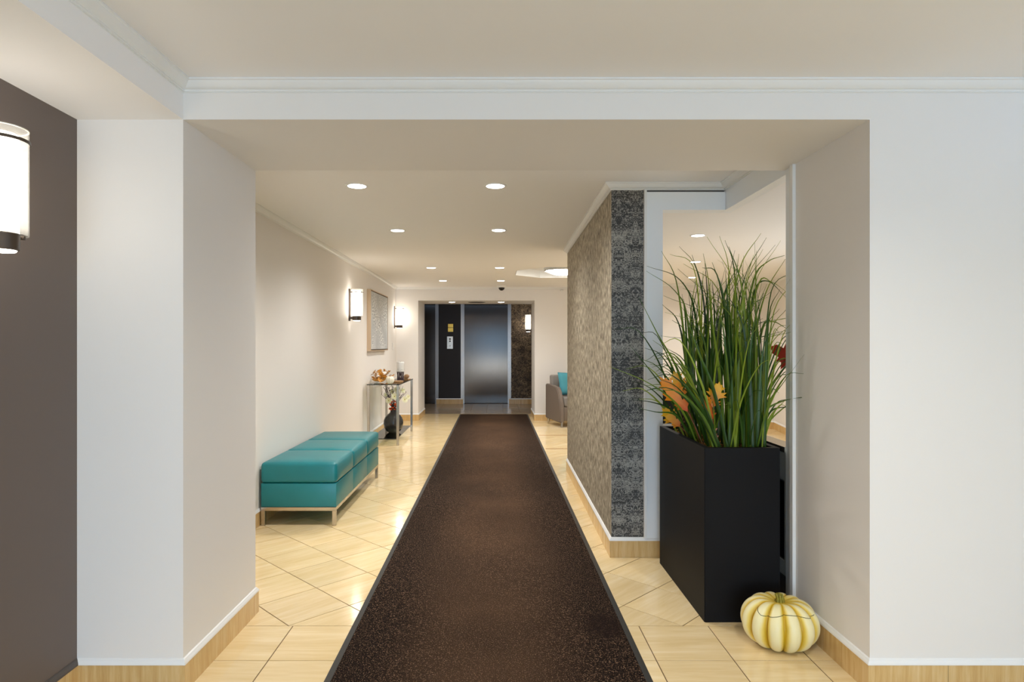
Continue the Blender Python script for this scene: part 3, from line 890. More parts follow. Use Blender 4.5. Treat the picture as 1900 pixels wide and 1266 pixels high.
for nm, mt, n, seed in (('orange_leaves', 'garland_gold', 34, 1), ('brown_leaves', 'wood', 9, 2)):
    q = random.Random(seed); bm = bmesh.new()
    for k in range(n):
        one = oak_leaf_bm(q.uniform(.075, .11), q.uniform(.036, .05), .4)
        one.transform(Matrix.Translation((q.uniform(-.075, .10), q.uniform(-.33, .30), q.uniform(.03, .11) if k % 2 == 0 else q.uniform(.012, .03))) @ Matrix.Rotation(q.uniform(0, 6.3), 4, 'Z') @ Matrix.Rotation(q.uniform(.2, 1.2), 4, 'X'))
        me = bpy.data.meshes.new('tmp'); one.to_mesh(me); one.free(); bm.from_mesh(me); bpy.data.meshes.remove(me)
    for v in bm.verts: v.co.z = max(v.co.z, 0.002)
    stuff(link(nm, bm, mt, gl))

# ------------------------------------------------------------------ picture, switch
pc = thing('wall_art', (XL, 8.625, 1.553), 'silver grey canvas of pale blossom daubs in a champagne floater frame', 'picture')
fw_, fh_ = 0.635, 0.394
f4 = (('frame_rail', box(0.001, 0.052, -fw_, fw_, fh_ - 0.012, fh_)), ('frame_rail', box(0.001, 0.052, -fw_, fw_, -fh_, -fh_ + 0.012)),
      ('frame_stile', box(0.001, 0.052, -fw_, -fw_ + 0.012, -fh_ + 0.012, fh_ - 0.012)), ('frame_stile', box(0.001, 0.052, fw_ - 0.012, fw_, -fh_ + 0.012, fh_ - 0.012)))
for n_, b_ in f4: link(n_, b_, 'oak_frame', pc)
link('backing', box(0.003, 0.02, -fw_ + 0.012, fw_ - 0.012, -fh_ + 0.012, fh_ - 0.012), 'black', pc)
link('canvas', rbox(0.02, 0.050, -fw_ + 0.022, fw_ - 0.022, -fh_ + 0.022, fh_ - 0.022, 0.003, 1), 'canvas', pc)
sw = thing('light_switch', (XL, 10.02, 1.215), 'white wall switch plate under the second sconce beside the picture', 'switch')
link('plate', rbox(0.001, 0.007, -0.037, 0.037, -0.058, 0.058, 0.002, 1), 'plastic', sw)
link('rocker', rbox(0.007, 0.011, -0.016, 0.016, -0.033, 0.033, 0.001, 1), 'plastic', sw)

# ------------------------------------------------------------------ wall sconces (local: wall at x=0, room to +x)
def half_shell(r, t, z0, z1, cx, n=28, a0=-PI, a1=PI):
    bm = bmesh.new(); rings = []
    closed = abs(a1 - a0 - 2 * PI) < 1e-6
    m = n if closed else n + 1
    for rr, z in ((r, z0), (r, z1), (r - t, z1), (r - t, z0)):
        rings.append([bm.verts.new((cx + rr * math.cos(a0 + (a1 - a0) * i / n), rr * math.sin(a0 + (a1 - a0) * i / n), z)) for i in range(m)])
    for a, b in zip(rings, rings[1:] + rings[:1]):
        for i in range(n): bm.faces.new((a[i], a[(i + 1) % m], b[(i + 1) % m], b[i]))
    if not closed:
        bm.faces.new([r_[0] for r_ in rings]); bm.faces.new([r_[-1] for r_ in rings][::-1])
    return bm
SCX = 0.085
def make_sconce():
    t = thing('wall_sconce', (0, 0, 0), '', 'sconce', 0, 'glass cylinder wall sconces')
    link('back_plate', rbox(0.0, 0.012, -0.030, 0.030, -0.185, 0.172, 0.003, 1), 'bronze', t)
    cup = lathe([(0, -0.180), (0.044, -0.180), (0.048, -0.177), (0.048, -0.132), (0.046, -0.130), (0, -0.130)], 28, None, SCX)
    c = link('cup', cup, 'bronze', t, smooth=True)
    link('under_lens', lathe([(0, -0.186), (0.038, -0.184), (0.041, -0.180), (0, -0.1801)], 24, None, SCX), 'opal', c, smooth=True)
    link('arm', box(0.011, 0.045, -0.014, 0.014, -0.165, -0.140), 'bronze', t)
    link('diffuser', lathe([(0, -0.1295), (0.046, -0.1295), (0.046, 0.148), (0.043, 0.152), (0, 0.152)], 28, None, SCX), 'opal', t, smooth=True)
    link('glass_cylinder', half_shell(0.069, 0.0035, -0.136, 0.168, SCX, 40, -PI * 0.80, PI * 0.80), 'clear', t, smooth=True)
    rim = half_shell(0.0695, 0.0045, 0.166, 0.1685, SCX, 40, -PI * 0.80, PI * 0.80)
    link('glass_rim', rim, plain('polished_glass_rim', (214, 206, 190), 0.2), t, smooth=True)
    link('ring', half_shell(0.073, 0.003, 0.128, 0.137, SCX, 40, -PI * 0.86, PI * 0.86), 'bronze', t, smooth=True)
    for s in (-1, 1):
        a = s * 1.15
        link('clip', lathe([(0, -0.142), (0.007, -0.142), (0.007, -0.132), (0, -0.130)], 8, None, SCX + 0.062 * math.cos(a), 0.062 * math.sin(a)), 'bronze', t)
    return t
proto = make_sconce()
for i, (x, y, rz, lab) in enumerate(((XDARK, 1.80, 0, 'large glass cylinder sconce on the dark taupe wall at the left edge'),
                                     (XL, 7.02, 0, 'glass cylinder sconce on the near side of the blossom picture'),
                                     (XL, 10.16, 0, 'glass cylinder sconce on the far side of the blossom picture'),
                                     (0.76, 12.95, PI, 'lit sconce on the lift lobby side wall, beside patterned brown paper'))):
    o = proto if i == 0 else copy_tree(proto)
    o.location = (x, y, 1.69); o.rotation_euler = (0, 0, rz); o['label'] = lab

# ------------------------------------------------------------------ recessed downlights
def make_downlight(m, watts, tint=(1.0, 0.985, 0.965)):
    t = thing('recessed_downlight', (0, 0, 0), '', 'downlight', 0, 'round recessed ceiling downlights')
    link('trim_ring', lathe([(0.054, 0.0), (0.068, 0.0), (0.066, -0.0035), (0.058, -0.005), (0.054, -0.004)], 32, caps=False), 'white', t, smooth=True)
    link('lens', lathe([(0, -0.0075), (0.03, -0.0066), (0.054, -0.003), (0.054, 0.0), (0, 0.0)], 32), m, t, smooth='all')
    ld = bpy.data.lights.new('lamp', 'SPOT'); ld.energy = watts; ld.spot_size = math.radians(150); ld.spot_blend = 1.0
    ld.shadow_soft_size = 0.05; ld.color = tint
    lo = bpy.data.objects.new('lamp', ld); C.objects.link(lo); lo.parent = t; lo.location = (0, 0, -0.012)
    return t
pm = make_downlight('lens', 60)
spots = [(-0.82, 3.742, 'first downlight of the left ceiling row, nearest the beam'), (0.0, 3.742, 'first downlight of the middle ceiling row, nearest the beam'),
         (-0.805, 5.20, 'second downlight of the left ceiling row, over the teal bench'), (0.027, 5.19, 'second downlight of the middle ceiling row, above the runner'),
         (-0.784, 7.72, 'third downlight of the left ceiling row, level with the first picture sconce'), (0.053, 7.72, 'third downlight of the middle row, just left of the octagonal coffer'),
         (-0.768, 9.28, 'last downlight of the left ceiling row, before the far wall'), (0.08, 9.28, 'last downlight of the middle row, in front of the security dome'),
         (1.745, 5.44, 'largest downlight seen through the niche window above the grass'), (2.27, 7.17, 'second downlight seen through the niche window behind grass tips'),
         (2.75, 8.83, 'smallest downlight seen through the niche window, low behind the grass')]
for i, (x, y, lab) in enumerate(spots):
    o = pm if i == 0 else copy_tree(pm)
    o.location = (x, y, ZC - 0.0005); o['label'] = lab
pf = make_downlight('lens_front', 56, (1.0, 0.945, 0.865))  # unseen downlights, added to brighten the hall
for i, (x, y, lab) in enumerate(((-0.35, 1.15, 'added hall downlight overhead, left of the runner, outside the view'), (0.95, 1.15, 'added hall downlight overhead, right of the runner, outside the view'),
                                 (-0.35, -1.3, 'added unseen hall downlight near the entrance doors, left side'), (1.5, -1.3, 'added unseen hall downlight near the entrance doors, right side'))):
    o = pf if i == 0 else copy_tree(pf)
    o.location = (x, y, ZC - 0.0005); o['label'] = lab
pd = make_downlight('lens_dim', 9)
for i, (x, y, z, lab) in enumerate(((-0.735, 10.70, 1.965, 'left downlight under the head of the lift lobby opening'), (0.10, 10.70, 1.965, 'right downlight under the head of the lift lobby opening'),
                                    (-0.9, 12.3, 2.2, 'lobby ceiling downlight in front of the dark lift panel'))):
    o = pd if i == 0 else copy_tree(pd)
    o.location = (x, y, z - 0.0005); o['label'] = lab
t = thing('ceiling_speaker', (-0.315, 10.72, 1.9645), 'dark round grille between the two downlights over the lobby opening', 'speaker')
link('rim', lathe([(0.13, 0.0), (0.15, 0.0), (0.148, -0.006), (0.13, -0.006)], 28, caps=False), 'grey_frame', t, smooth=True)
link('grille', lathe([(0, -0.006), (0.13, -0.004), (0.13, 0), (0, 0)], 28), plain('dark_grille', (70, 64, 60), 0.6, bump=(400, .5, .001)), t)
# coffer lamp
t = thing('ceiling_light', (OX, OY, 2.285), 'round flush dome lamp in the octagonal ceiling coffer', 'ceiling light')
link('rim', lathe([(0.20, 0), (0.245, 0), (0.25, -0.012), (0.25, -0.075), (0.24, -0.082), (0.225, -0.078), (0.20, -0.05)], 40, caps=False), plain('satin_rim', (206, 206, 204), 0.35, 0.3), t, smooth=True)
link('dome', lathe([(0, -0.135), (0.08, -0.128), (0.15, -0.110), (0.20, -0.088), (0.222, -0.068), (0.215, -0.02), (0, -0.02)], 36), 'dome_lit', t, smooth='all')
# security dome, sprinkler
t = thing('security_camera', (0.10, 10.05, ZC), 'dark security dome on the ceiling before the far wall', 'camera')
link('base', lathe([(0, 0), (0.072, 0), (0.072, -0.018), (0.060, -0.034), (0, -0.034)], 28), 'plastic', t, smooth=True)
link('dome', lathe([(0, -0.082), (0.020, -0.079), (0.036, -0.068), (0.047, -0.05), (0.050, -0.034), (0, -0.034)], 24), 'smoked', t, smooth='all')
t = thing('fire_sprinkler', (1.085, YF, 2.135), 'small white sprinkler head on the far wall above the armchair', 'sprinkler')
b = lathe([(0, 0), (0.026, 0), (0.022, 0.010), (0.010, 0.012), (0.010, 0.035), (0, 0.035)], 16); b.transform(Matrix.Rotation(PI / 2, 4, 'X')); link('body', b, 'plastic', t, smooth=True)
link('deflector', box(-0.02, 0.02, -0.045, -0.035, -0.003, 0.003), 'grey_frame', t)

# ------------------------------------------------------------------ lift call panels
t = thing('lift_sign', (-0.940, YE, 1.60), 'brass two-row plate on the dark panel above the lift buttons', 'sign')
link('upper_plate', rbox(-0.055, 0.055, -0.008, 0, 0.003, 0.078, 0.002, 1), 'gold', t)
link('lower_plate', rbox(-0.055, 0.055, -0.008, 0, -0.088, -0.003, 0.002, 1), 'gold', t)
t = thing('call_panel', (-0.952, YE, 1.285), 'steel lift call plate with two dark round buttons', 'call panel')
link('plate', rbox(-0.062, 0.062, -0.006, 0, -0.13, 0.13, 0.002, 1), 'chrome', t)
for z in (0.030, 0.075):
    b = lathe([(0, 0), (0.017, 0), (0.017, 0.005), (0.013, 0.008), (0, 0.008)], 16); b.transform(Matrix.Translation((0, -0.006, z)) @ Matrix.Rotation(PI / 2, 4, 'X'))
    link('button', b, 'black', t, smooth=True)
link('key_slot', box(-0.012, 0.012, -0.0075, -0.006, -0.08, -0.055), 'steel_trim', t)

# ------------------------------------------------------------------ armchair and cushion
ac = thing('armchair', (1.235, 9.79, 0), 'grey leather armchair by the far wall, half hidden by the papered pillar', 'armchair', math.radians(17.5))
arm = [(0.29, 0.095), (0.29, 0.63), (0.05, 0.615), (-0.14, 0.60), (-0.20, 0.54), (-0.285, 0.35), (-0.285, 0.075)]
for s in (-1, 1):
    b = extrude_x(arm, s * 0.34 - 0.035, s * 0.34 + 0.035)
    bmesh.ops.bevel(b, geom=b.edges[:], offset=0.012, segments=2, affect='EDGES')
    link('arm', b, 'grey_leather', ac, smooth=True)
link('seat_base', rbox(-0.303, 0.303, -0.27, 0.27, 0.10, 0.31, 0.012, 2), 'grey_leather', ac, smooth=True)
link('seat_cushion', rbox(-0.300, 0.300, -0.29, 0.17, 0.312, 0.455, 0.030, 3), 'grey_fabric', ac, smooth=True)
b = rbox(-0.300, 0.300, 0.16, 0.28, 0.312, 0.765, 0.028, 3)
for v in b.verts: v.co.y += (v.co.z - 0.31) * 0.10
link('back_cushion', b, 'grey_fabric', ac, smooth=True)
for s in (-1, 1):
    for ty, tz in ((-0.25, 0.076), (0.25, 0.096)):
        sp = 0.02 * (1 if ty > 0 else -1)
        b = bmesh.new(); tube([(s * 0.33, ty, tz + 0.012), (s * 0.335, ty + sp * 0.5, 0.04), (s * 0.34, ty + sp, 0.0)], 0.024, 10, b, 0.013)
        for v in b.verts: v.co.z = max(v.co.z, 0.0)
        link('leg', b, 'chrome', ac, smooth=True)
def pillow(w, h, t):
    bm = bmesh.new(); n = 12; g = {}
    for s in (1, -1):
        for i in range(n + 1):
            for j in range(n + 1):
                u, v = 2 * i / n - 1, 2 * j / n - 1
                e = (max(0, 1 - u ** 4) * max(0, 1 - v ** 4)) ** 0.45
                k = 1 - 0.07 * (1 - abs(u)) * abs(v) ** 3; kk = 1 - 0.07 * (1 - abs(v)) * abs(u) ** 3
                g[s, i, j] = bm.verts.new((u * w / 2 * kk, -s * t / 2 * e, v * h / 2 * k))
        for i in range(n):
            for j in range(n):
                f = (g[s, i, j], g[s, i + 1, j], g[s, i + 1, j + 1], g[s, i, j + 1]); bm.faces.new(f if s > 0 else f[::-1])
    bmesh.ops.remove_doubles(bm, verts=bm.verts[:], dist=1e-5)
    return bm
b = pillow(0.40, 0.36, 0.12); b.transform(Matrix.Rotation(math.radians(-14), 4, 'X'))
o = tag(link('throw_pillow', b, 'teal_fabric', smooth='all'), 'teal square throw pillow leaning on the grey armchair back', 'pillow')
o.location = (1.165, 9.775, 0.640); o.rotation_euler = (0, 0, math.radians(17.5))

# black cabinet in the lounge right behind the niche, its corner shows beside the post
t = thing('cabinet', (1.16, 4.45, 0), 'black cabinet in the lounge, glimpsed past the white niche post behind the grass', 'cabinet')
link('carcass', rbox(-0.14, 0.14, -0.17, 0.17, 0.0, 0.92, 0.004, 1), 'cabinet', t)
link('top', rbox(-0.15, 0.15, -0.18, 0.18, 0.92, 0.94, 0.004, 1), 'cabinet', t)
link('door', rbox(-0.13, 0.13, -0.182, -0.1705, 0.03, 0.90, 0.002, 1), 'cabinet', t)

# ------------------------------------------------------------------ planter with its fill
PX0, PX1, PY0, PY1, PZ = 0.934, 1.272, 2.820, 3.590, 0.779
pl = thing('planter', ((PX0 + PX1) / 2, (PY0 + PY1) / 2, 0), 'tall black rectangular planter standing in the niche by the window', 'planter')
hx, hy = (PX1 - PX0) / 2, (PY1 - PY0) / 2
b = bmesh.new()
def ring4(x, y, z): return [b.verts.new(p) for p in ((-x, -y, z), (x, -y, z), (x, y, z), (-x, y, z))]
rs = [ring4(hx, hy, 0), ring4(hx, hy, PZ), ring4(hx - 0.026, hy - 0.026, PZ), ring4(hx - 0.030, hy - 0.030, PZ - 0.06)]
for p, q in zip(rs, rs[1:]):
    for i in range(4): b.faces.new((p[i], p[(i + 1) % 4], q[(i + 1) % 4], q[i]))
b.faces.new(rs[0][::-1]); b.faces.new(rs[-1])
bmesh.ops.bevel(b, geom=[e for e in b.edges if e.verts[0].co.z == e.verts[1].co.z == PZ or abs(e.verts[0].co.z - e.verts[1].co.z) > 0.5], offset=0.003, segments=2, affect='EDGES')
link('body', b, 'planter', pl, smooth=True)
link('soil', rbox(-hx + 0.031, hx - 0.031, -hy + 0.031, hy - 0.031, PZ - 0.058, PZ - 0.030, 0.004, 1), 'soil', pl)
mb = bmesh.new(); q = random.Random(3)
for k in range(1500):
    x, y = q.uniform(-hx + .034, hx - .034), q.uniform(-hy + .034, hy - .034)
    z = PZ - 0.030 + q.uniform(0, 0.016); a = q.uniform(0, 6.3); l = q.uniform(.008, .018)
    dx, dy = math.cos(a) * l, math.sin(a) * l
    c = Vector((x, y, z)); d = Vector((dx, dy, q.uniform(-.004, .009))); s = Vector((-dy, dx, 0)) * .28
    if abs(x + dx) > hx - .032 or abs(y + dy) > hy - .032: continue
    v = [mb.verts.new(c), mb.verts.new(c + d * .5 + s + Vector((0, 0, .003))), mb.verts.new(c + d), mb.verts.new(c + d * .5 - s + Vector((0, 0, .003)))]
    mb.faces.new(v)
stuff(link('moss', mb, 'moss', pl))

# ------------------------------------------------------------------ ornamental grass: every blade a part
GX, GY, GZ = 1.12, 3.15, PZ - 0.034
gr = thing('ornamental_grass', (GX, GY, GZ), 'tall green ornamental grass with arching blades growing in the black planter', 'plant')
G0 = Vector((GX, GY, GZ))
def spline(pts, n):
    pts = [Vector(p) for p in pts]
    e = [pts[0] * 2 - pts[1]] + pts + [pts[-1] * 2 - pts[-2]]
    out = []
    for k in range(len(pts) - 1):
        a, b_, c, d = e[k:k + 4]
        m = n if k == len(pts) - 2 else n
        for i in range(m):
            t = i / m
            out.append(0.5 * ((2 * b_) + (c - a) * t + (2 * a - 5 * b_ + 4 * c - d) * t * t + (3 * b_ - a - 3 * c + d) * t ** 3))
    out.append(pts[-1])
    return out
def blade(pts, w, facing=None):
    """world-space centre line, full width w near the foot"""
    bm = bmesh.new()
    L, Cn, Rr = [], [], []
    n = len(pts)
    for i, p in enumerate(pts):
        t = (pts[min(i + 1, n - 1)] - pts[max(i - 1, 0)]).normalized()
        f = facing or Vector((0.25, -1, 0.1))
        s = t.cross(f)
        if s.length < 1e-3: s = Vector((1, 0, 0))
        s.normalize(); nn = s.cross(t)
        u = i / (n - 1)
        ww = w * (0.65 + 0.35 * min(1, u * 4)) * (1 if u < .32 else (1 - .74 * (u - .32) / .40 if u < .72 else .26 * (1 - (u - .72) / .28) + .04)) * 0.5 + 0.0005
        q = p - G0
        L.append(bm.verts.new(q + s * ww + nn * ww * 0.35)); Cn.append(bm.verts.new(q)); Rr.append(bm.verts.new(q - s * ww + nn * ww * 0.35))
    for i in range(n - 1):
        bm.faces.new((L[i], L[i + 1], Cn[i + 1], Cn[i])); bm.faces.new((Cn[i], Cn[i + 1], Rr[i + 1], Rr[i]))
    return link('blade', bm, 'blade', gr, smooth='all')
q = random.Random(21)
def ok(p):
    """keep blades out of the solid parts of the niche"""
    x, y, z = p
    if x > XR - 0.02 and y < 2.93: return False
    if x < 0.99 and y > YP - 0.05: return False
    if z < 0.80 and (x > XR - 0.03 or y > YP - 0.04): return False
    if PX0 - 0.01 < x < PX1 + 0.01 and PY0 - 0.01 < y < PY1 + 0.01 and z < GZ - 0.005: return False
    return z < 2.0
def try_blade(pts, w, facing=None):
    if all(ok(p) for p in pts[1:]): blade(pts, w, facing); return True
    return False
# (a) arching blades read off the photograph: base and further points with their distances
HERO = [
    ([(1296, 812, 3.05), (1262, 758, 2.98), (1205, 712, 2.92), (1130, 680, 2.88)], .010),
    ([(1290, 806, 3.12), (1262, 700, 3.06), (1220, 620, 3.0), (1186, 553, 2.96)], .013),
    ([(1285, 800, 3.2), (1240, 735, 3.1), (1200, 680, 3.0), (1168, 640, 2.95)], .010),
    ([(1292, 806, 3.1), (1250, 765, 3.0), (1215, 748, 2.95), (1175, 742, 2.92)], .010),
    ([(1292, 806, 3.1), (1255, 772, 3.0), (1218, 765, 2.96), (1185, 758, 2.94)], .009),
    ([(1396, 822, 2.95), (1412, 770, 2.92), (1460, 742, 2.86), (1532, 735, 2.60)], .012),
    ([(1392, 822, 2.95), (1418, 760, 2.90), (1452, 712, 2.84), (1492, 658, 2.66)], .010),
    ([(1398, 820, 2.96), (1396, 720, 2.98), (1414, 610, 3.02), (1434, 597, 3.04), (1463, 612, 3.06)], .017),
    ([(1392, 820, 2.98), (1398, 650, 3.02), (1420, 545, 3.06), (1457, 481, 3.10)], .014),
    ([(1385, 815, 3.02), (1380, 640, 3.06), (1398, 520, 3.10), (1424, 486, 3.12), (1456, 474, 3.14)], .014),
    ([(1352, 815, 3.05), (1352, 640, 3.08), (1372, 500, 3.10), (1412, 433, 3.14)], .014),
    ([(1356, 815, 3.05), (1358, 660, 3.08), (1380, 520, 3.10), (1422, 441, 3.14)], .012),
    ([(1366, 815, 3.05), (1366, 640, 3.08), (1362, 500, 3.12), (1345, 446, 3.16)], .016),
    ([(1355, 815, 3.10), (1352, 640, 3.12), (1352, 500, 3.14), (1335, 438, 3.18)], .012),
    ([(1282, 800, 3.2), (1270, 640, 3.22), (1254, 520, 3.24), (1227, 466, 3.26)], .014),
    ([(1300, 800, 3.25), (1292, 600, 3.28), (1262, 520, 3.3), (1200, 494, 3.3)], .012),
    ([(1286, 800, 3.25), (1276, 600, 3.28), (1252, 540, 3.3), (1199, 503, 3.3)], .010),
    ([(1310, 800, 3.2), (1300, 620, 3.22), (1286, 495, 3.24), (1243, 472, 3.24)], .010),
    ([(1318, 800, 3.2), (1312, 620, 3.22), (1292, 500, 3.24), (1260, 457, 3.24)], .010),
    ([(1392, 815, 3.0), (1388, 640, 3.05), (1400, 540, 3.1), (1425, 522, 3.12), (1458, 552, 3.14)], .014),
    ([(1390, 815, 3.0), (1385, 640, 3.05), (1408, 525, 3.1), (1432, 524, 3.12), (1457, 540, 3.14)], .010),
    ([(1345, 815, 3.0), (1348, 620, 3.02), (1330, 510, 3.05), (1303, 497, 3.06)], .016),
    ([(1400, 820, 2.95), (1412, 700, 2.97), (1432, 610, 3.0), (1459, 574, 3.05)], .010),
    ([(1404, 820, 2.95), (1420, 740, 2.96), (1448, 690, 3.0), (1470, 668, 3.1)], .010),
    ([(1404, 820, 2.95), (1425, 770, 2.96), (1452, 756, 2.98), (1480, 762, 3.0)], .009),
    ([(1398, 822, 2.93), (1428, 775, 2.90), (1448, 752, 2.88), (1458, 742, 2.86)], .009),
    ([(1340, 825, 2.90), (1308, 770, 2.88), (1272, 715, 2.86), (1262, 700, 2.85)], .018),
    ([(1335, 828, 2.88), (1318, 782, 2.87), (1296, 735, 2.86), (1255, 690, 2.84)], .014),
    ([(1378, 828, 2.88), (1380, 700, 2.92), (1388, 620, 2.95), (1392, 560, 2.98)], .018),
    ([(1364, 828, 2.88), (1360, 690, 2.92), (1350, 580, 2.95), (1352, 500, 2.98)], .018),
    ([(1352, 828, 2.88), (1322, 720, 2.90), (1290, 640, 2.92), (1268, 560, 2.93)], .018),
    ([(1345, 828, 2.90), (1335, 700, 2.95), (1322, 600, 3.0), (1318, 520, 3.02)], .016),
]
for pts, w in HERO:
    w3 = [P(*p) for p in pts]
    w3[0].x = min(max(w3[0].x, PX0 + .045), PX1 - .045); w3[0].y = min(max(w3[0].y, PY0 + .045), PY1 - .045); w3[0].z = GZ
    blade(spline(w3, 5), w)
# (b) upright clumps
CLUMPS = [(1.245, 2.905), (1.175, 2.90), (1.10, 2.93), (1.19, 3.06), (1.05, 3.10), (1.12, 3.22), (1.215, 3.28), (1.03, 3.32), (1.14, 3.42)]
made = 0
for k in range(900):
    if made >= 190: break
    cx, cy = CLUMPS[k % len(CLUMPS)]
    bx, by = cx + q.uniform(-.025, .025), cy + q.uniform(-.028, .028)
    bx = min(bx, PX1 - .036); by = max(by, PY0 + .036)
    h = q.choice((q.uniform(.40, .62), q.uniform(.55, .80), q.uniform(.68, .96)))
    a = q.uniform(0, 2 * PI)
    lean = (abs(q.gauss(0, .09)) + .02) * h * 1.2
    if k % 3 == 0:                                   # a thin blade whose tip arches over
        lean = q.uniform(.16, .36); h = q.uniform(.60, 1.0)
    tx, ty = bx + (1.10 - bx) * .25 + math.cos(a) * lean, by + math.sin(a) * lean
    f1, f2 = (.12, .42) if k % 3 else (.08, .30)
    droop = q.uniform(0, .3) * lean if k % 3 else q.uniform(-.02, .09)
    p = [Vector((bx, by, GZ)), Vector((bx + (tx - bx) * f1, by + (ty - by) * f1, GZ + h * .42)), Vector((bx + (tx - bx) * f2, by + (ty - by) * f2, GZ + h * .80)), Vector((tx, ty, GZ + h - droop))]
    if try_blade(spline(p, 5), q.uniform(.010, .019) if k % 3 else q.uniform(.006, .011), Vector((q.uniform(-.6, .8), -1, .1))): made += 1
# (c) low arching outer blades
made = 0
for k in range(900):
    if made >= 75: break
    side = q.choice((-1, 1, 1, -1, 0))
    bx = q.uniform(PX0 + .04, PX0 + .10) if side < 0 else (q.uniform(PX1 - .06, PX1 - .036) if side > 0 else q.uniform(1.0, 1.2))
    by = q.uniform(2.86, 3.4) if side < 0 else q.uniform(2.86, 3.05)
    a = PI + q.uniform(-.9, .7) if side < 0 else (q.uniform(-.7, 1.0) if side > 0 else q.uniform(-2.2, -1.0))
    reach = q.uniform(.12, .34); h = q.uniform(.22, .62)
    d = Vector((math.cos(a), math.sin(a), 0))
    b0 = Vector((bx, by, GZ))
    p = [b0, b0 + d * reach * .28 + Vector((0, 0, h * .55)), b0 + d * reach * .68 + Vector((0, 0, h * .92)), b0 + d * reach * 1.05 + Vector((0, 0, h * q.uniform(.85, 1.08)))]
    if try_blade(spline(p, 4), q.uniform(.007, .012)): made += 1

# ------------------------------------------------------------------ autumn leaves and pine cone in the planter
def oak_thing(px, py, d, L, W, roll, mat, lab, tilt=0.0, yaw=0.0, name='autumn_leaf', curl=.25, foot=None):
    t = thing(name, P(px, py, d), lab, 'leaf', 0, None)
    b = oak_leaf_bm(L, W, curl)
    b.transform(Matrix.Translation((0, 0, 0)))
    lf = link('blade', b, mat, t, smooth=True)
    m = Matrix.Rotation(yaw, 4, 'Z') @ Matrix.Rotation(roll, 4, 'Y') @ Matrix.Rotation(PI / 2 + tilt, 4, 'X')
    lf.matrix_basis = m
    st = Vector((0, 0, 0)); e = (foot - Vector(t.location)) if foot is not None else m @ Vector((0, -L * .3, 0))
    mid = st.lerp(e, .5) + Vector((0, 0, .01))
    link('stalk', tube([m @ Vector((0, .0, L * (curl * .375 - .1))), mid, e], 0.0022, 5, None, 0.0018), 'oak_brown', t)
    return t
oak_thing(1276, 764, 2.99, .21, .072, -0.62, 'oak_orange', 'large orange oak leaf leaning left among the grass above the pine cone', -.25, .1, foot=Vector((1.0, 3.03, GZ)))
oak_thing(1268, 738, 3.06, .14, .066, -0.35, 'oak_yellow', 'yellow oak leaf tip behind the large orange one in the grass', -.2, -.3, foot=Vector((1.01, 3.10, GZ)))
oak_thing(1262, 792, 3.16, .13, .062, -0.75, 'oak_yellow', 'yellow oak leaf lowest on the left, beside the white post', -.2, .2, foot=Vector((1.0, 3.2, GZ)))
oak_thing(1322, 756, 2.92, .125, .062, 0.28, 'oak_yellow', 'upright yellow orange leaf in the middle of the grass', -.1, -.2, foot=Vector((1.03, 2.96, GZ)))
oak_thing(1323, 778, 2.92, .125, .052, -0.30, 'oak_orange', 'narrow burnt orange leaf just below the upright yellow one', -.15, .3, foot=Vector((1.02, 2.93, GZ)))
oak_thing(1330, 818, 2.90, .10, .035, -0.42, 'oak_brown', 'small brown leaf low between grass blades right of the cone', -.1, .2, foot=Vector((1.03, 2.90, GZ)))

def pine_cone():
    c = P(1272, 816, 3.02)
    t = thing('pine_cone', (0.993, 3.28, PZ - 0.026), 'brown pine cone standing in the planter under the orange leaves', 'pine cone')
    link('core', lathe([(0, 0.0), (0.018, 0.004), (0.024, 0.04), (0.018, 0.09), (0.006, 0.125), (0, 0.127)], 14), 'cone', t, smooth='all')
    bm = bmesh.new(); rows = 13
    for j in range(rows):
        z = 0.006 + 0.118 * j / (rows - 1); u = j / (rows - 1)
        r = 0.042 * (math.sin(PI * (0.22 + 0.70 * u)) ** 0.8) * (1 - 0.25 * u)
        n = max(5, int(12 - 6 * u))
        for i in range(n):
            a = 2 * PI * (i + 0.5 * (j % 2)) / n
            d = Vector((math.cos(a), math.sin(a), 0)); s = Vector((-d.y, d.x, 0)); w = r * 2.4 / n
            up = Vector((0, 0, 1)); z0 = Vector((0, 0, z))
            p = [z0 + d * 0.012, z0 + d * r * .75 + s * w * .8 - up * .001, z0 + d * r * 1.02 + s * w * .55 + up * .006, z0 + d * r * 1.10 + up * .011, z0 + d * r * 1.02 - s * w * .55 + up * .006, z0 + d * r * .75 - s * w * .8 - up * .001]
            tp = [bm.verts.new(x + up * .003) for x in p]; lo = [bm.verts.new(x - up * .001) for x in p]
            bm.faces.new(tp); bm.faces.new(lo[::-1])
            for k in range(6): bm.faces.new((lo[k], lo[(k + 1) % 6], tp[(k + 1) % 6], tp[k]))
    stuff(link('scales', bm, 'cone', t))
pine_cone()
for ch in bpy.data.objects['pine_cone'].children: ch.scale = (1.0, 1.0, 1.12)

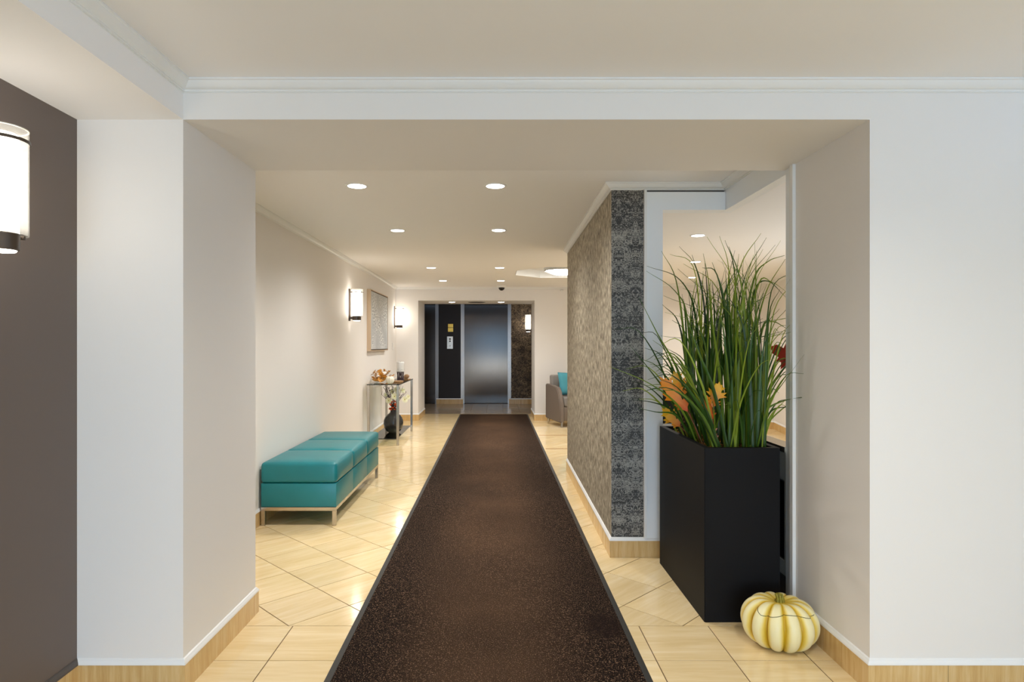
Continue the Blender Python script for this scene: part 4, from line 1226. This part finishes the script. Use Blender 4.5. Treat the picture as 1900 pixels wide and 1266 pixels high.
# red leaf branch in a floor vase behind the window jamb
t = tag(link('floor_vase', lathe([(0, 0), (0.07, 0), (0.10, 0.12), (0.11, 0.25), (0.085, 0.40), (0.05, 0.48), (0.06, 0.52), (0.05, 0.52), (0.04, 0.47), (0, 0.44)], 24), 'vase', smooth=True, loc=(1.58, 3.20, 0)),
        'dark floor vase in the lounge hidden behind the white window jamb', 'vase')
t = thing('leaf_branch', (1.58, 3.20, 0.44), 'branch with a red maple leaf peeping past the window frame', 'branch')
link('twig', tube([(0, 0, 0), (0.0, 0, 0.35), (-0.04, 0.02, 0.62), (-0.085, 0.05, 0.74)], 0.005, 6, None, 0.003), 'twig', t, smooth=True)
b = bmesh.new()
star = []
for k, (a, r) in enumerate(((-95, .030), (-60, .055), (-45, .030), (-25, .050), (-5, .078), (12, .045), (32, .062), (48, .040), (70, .075), (90, .095), (110, .075), (132, .040), (148, .062), (168, .045), (185, .078), (205, .050), (225, .030), (240, .055))):
    star.append((r * math.cos(math.radians(a)), r * math.sin(math.radians(a))))
c = b.verts.new((0, 0, 0)); vv = [b.verts.new((x, y, 0.12 * math.hypot(x, y) + .006 * math.sin(6 * x * 40))) for x, y in star]
for i in range(len(vv)): b.faces.new((c, vv[i], vv[(i + 1) % len(vv)]))
solid(b)
b.transform(Matrix.Translation((-0.088, 0.045, 0.745)) @ Matrix.Rotation(0.5, 4, 'Y') @ Matrix.Rotation(PI / 2, 4, 'X') @ Matrix.Rotation(PI / 2, 4, 'Z'))
link('maple_leaf', b, 'oak_red', t, smooth=True)

# ------------------------------------------------------------------ cream pumpkin on the floor
pk = thing('pumpkin', (1.178, 2.620, 0), 'cream and yellow ribbed pumpkin on the tiles before the black planter', 'pumpkin')
PR, PH = 0.152, 0.104
b = ribbed(PR, PH, 12, 0.20, 144, 40, True, 0.24)
zmin = min(v.co.z for v in b.verts); b.transform(Matrix.Translation((0, 0, -zmin)))
body = link('body', b, 'pumpkin', pk, smooth='all')
top = max(v.co.z for v in body.data.vertices)
zc = -zmin
st = bmesh.new()
sp = [(0, 0, zc + PH * .60), (0.002, 0, zc + PH * .78), (0.001, -0.004, zc + PH * .95), (-0.006, -0.010, zc + PH * 1.10)]
for i in range(7):
    a = 2 * PI * i / 7
    tube([(x + math.cos(a) * r, y + math.sin(a) * r, z) for (x, y, z), r in zip(sp, (.026, .015, .011, .012))], 0.0075, 6, st, 0.005)
tube(sp, 0.014, 8, st, 0.010)
link('stem', st, 'stem', pk, smooth='all')
# thin dark line where the lid was cut
sm = []
for i in range(40):
    ph = math.radians(-165 + 130 * i / 39)
    th = math.radians(51 + 6 * math.sin(i * 0.22) - 10 * max(0, (6 - i) / 6))
    c = abs(math.cos(12 * ph / 2)) ** 0.55; w = math.sin(th) ** 0.72
    g = 0.20 * (1 - c) * min(1, w * 1.4); pole = math.exp(-(w / 0.42) ** 2)
    r = PR * w * (1 - g); z = PH * math.cos(th) * (1 - .35 * g) - .24 * PH * pole
    sm.append((r * math.cos(ph), r * math.sin(ph), z + zc))
link('lid_seam', tube(sm, 0.0013, 5), 'seam', pk)
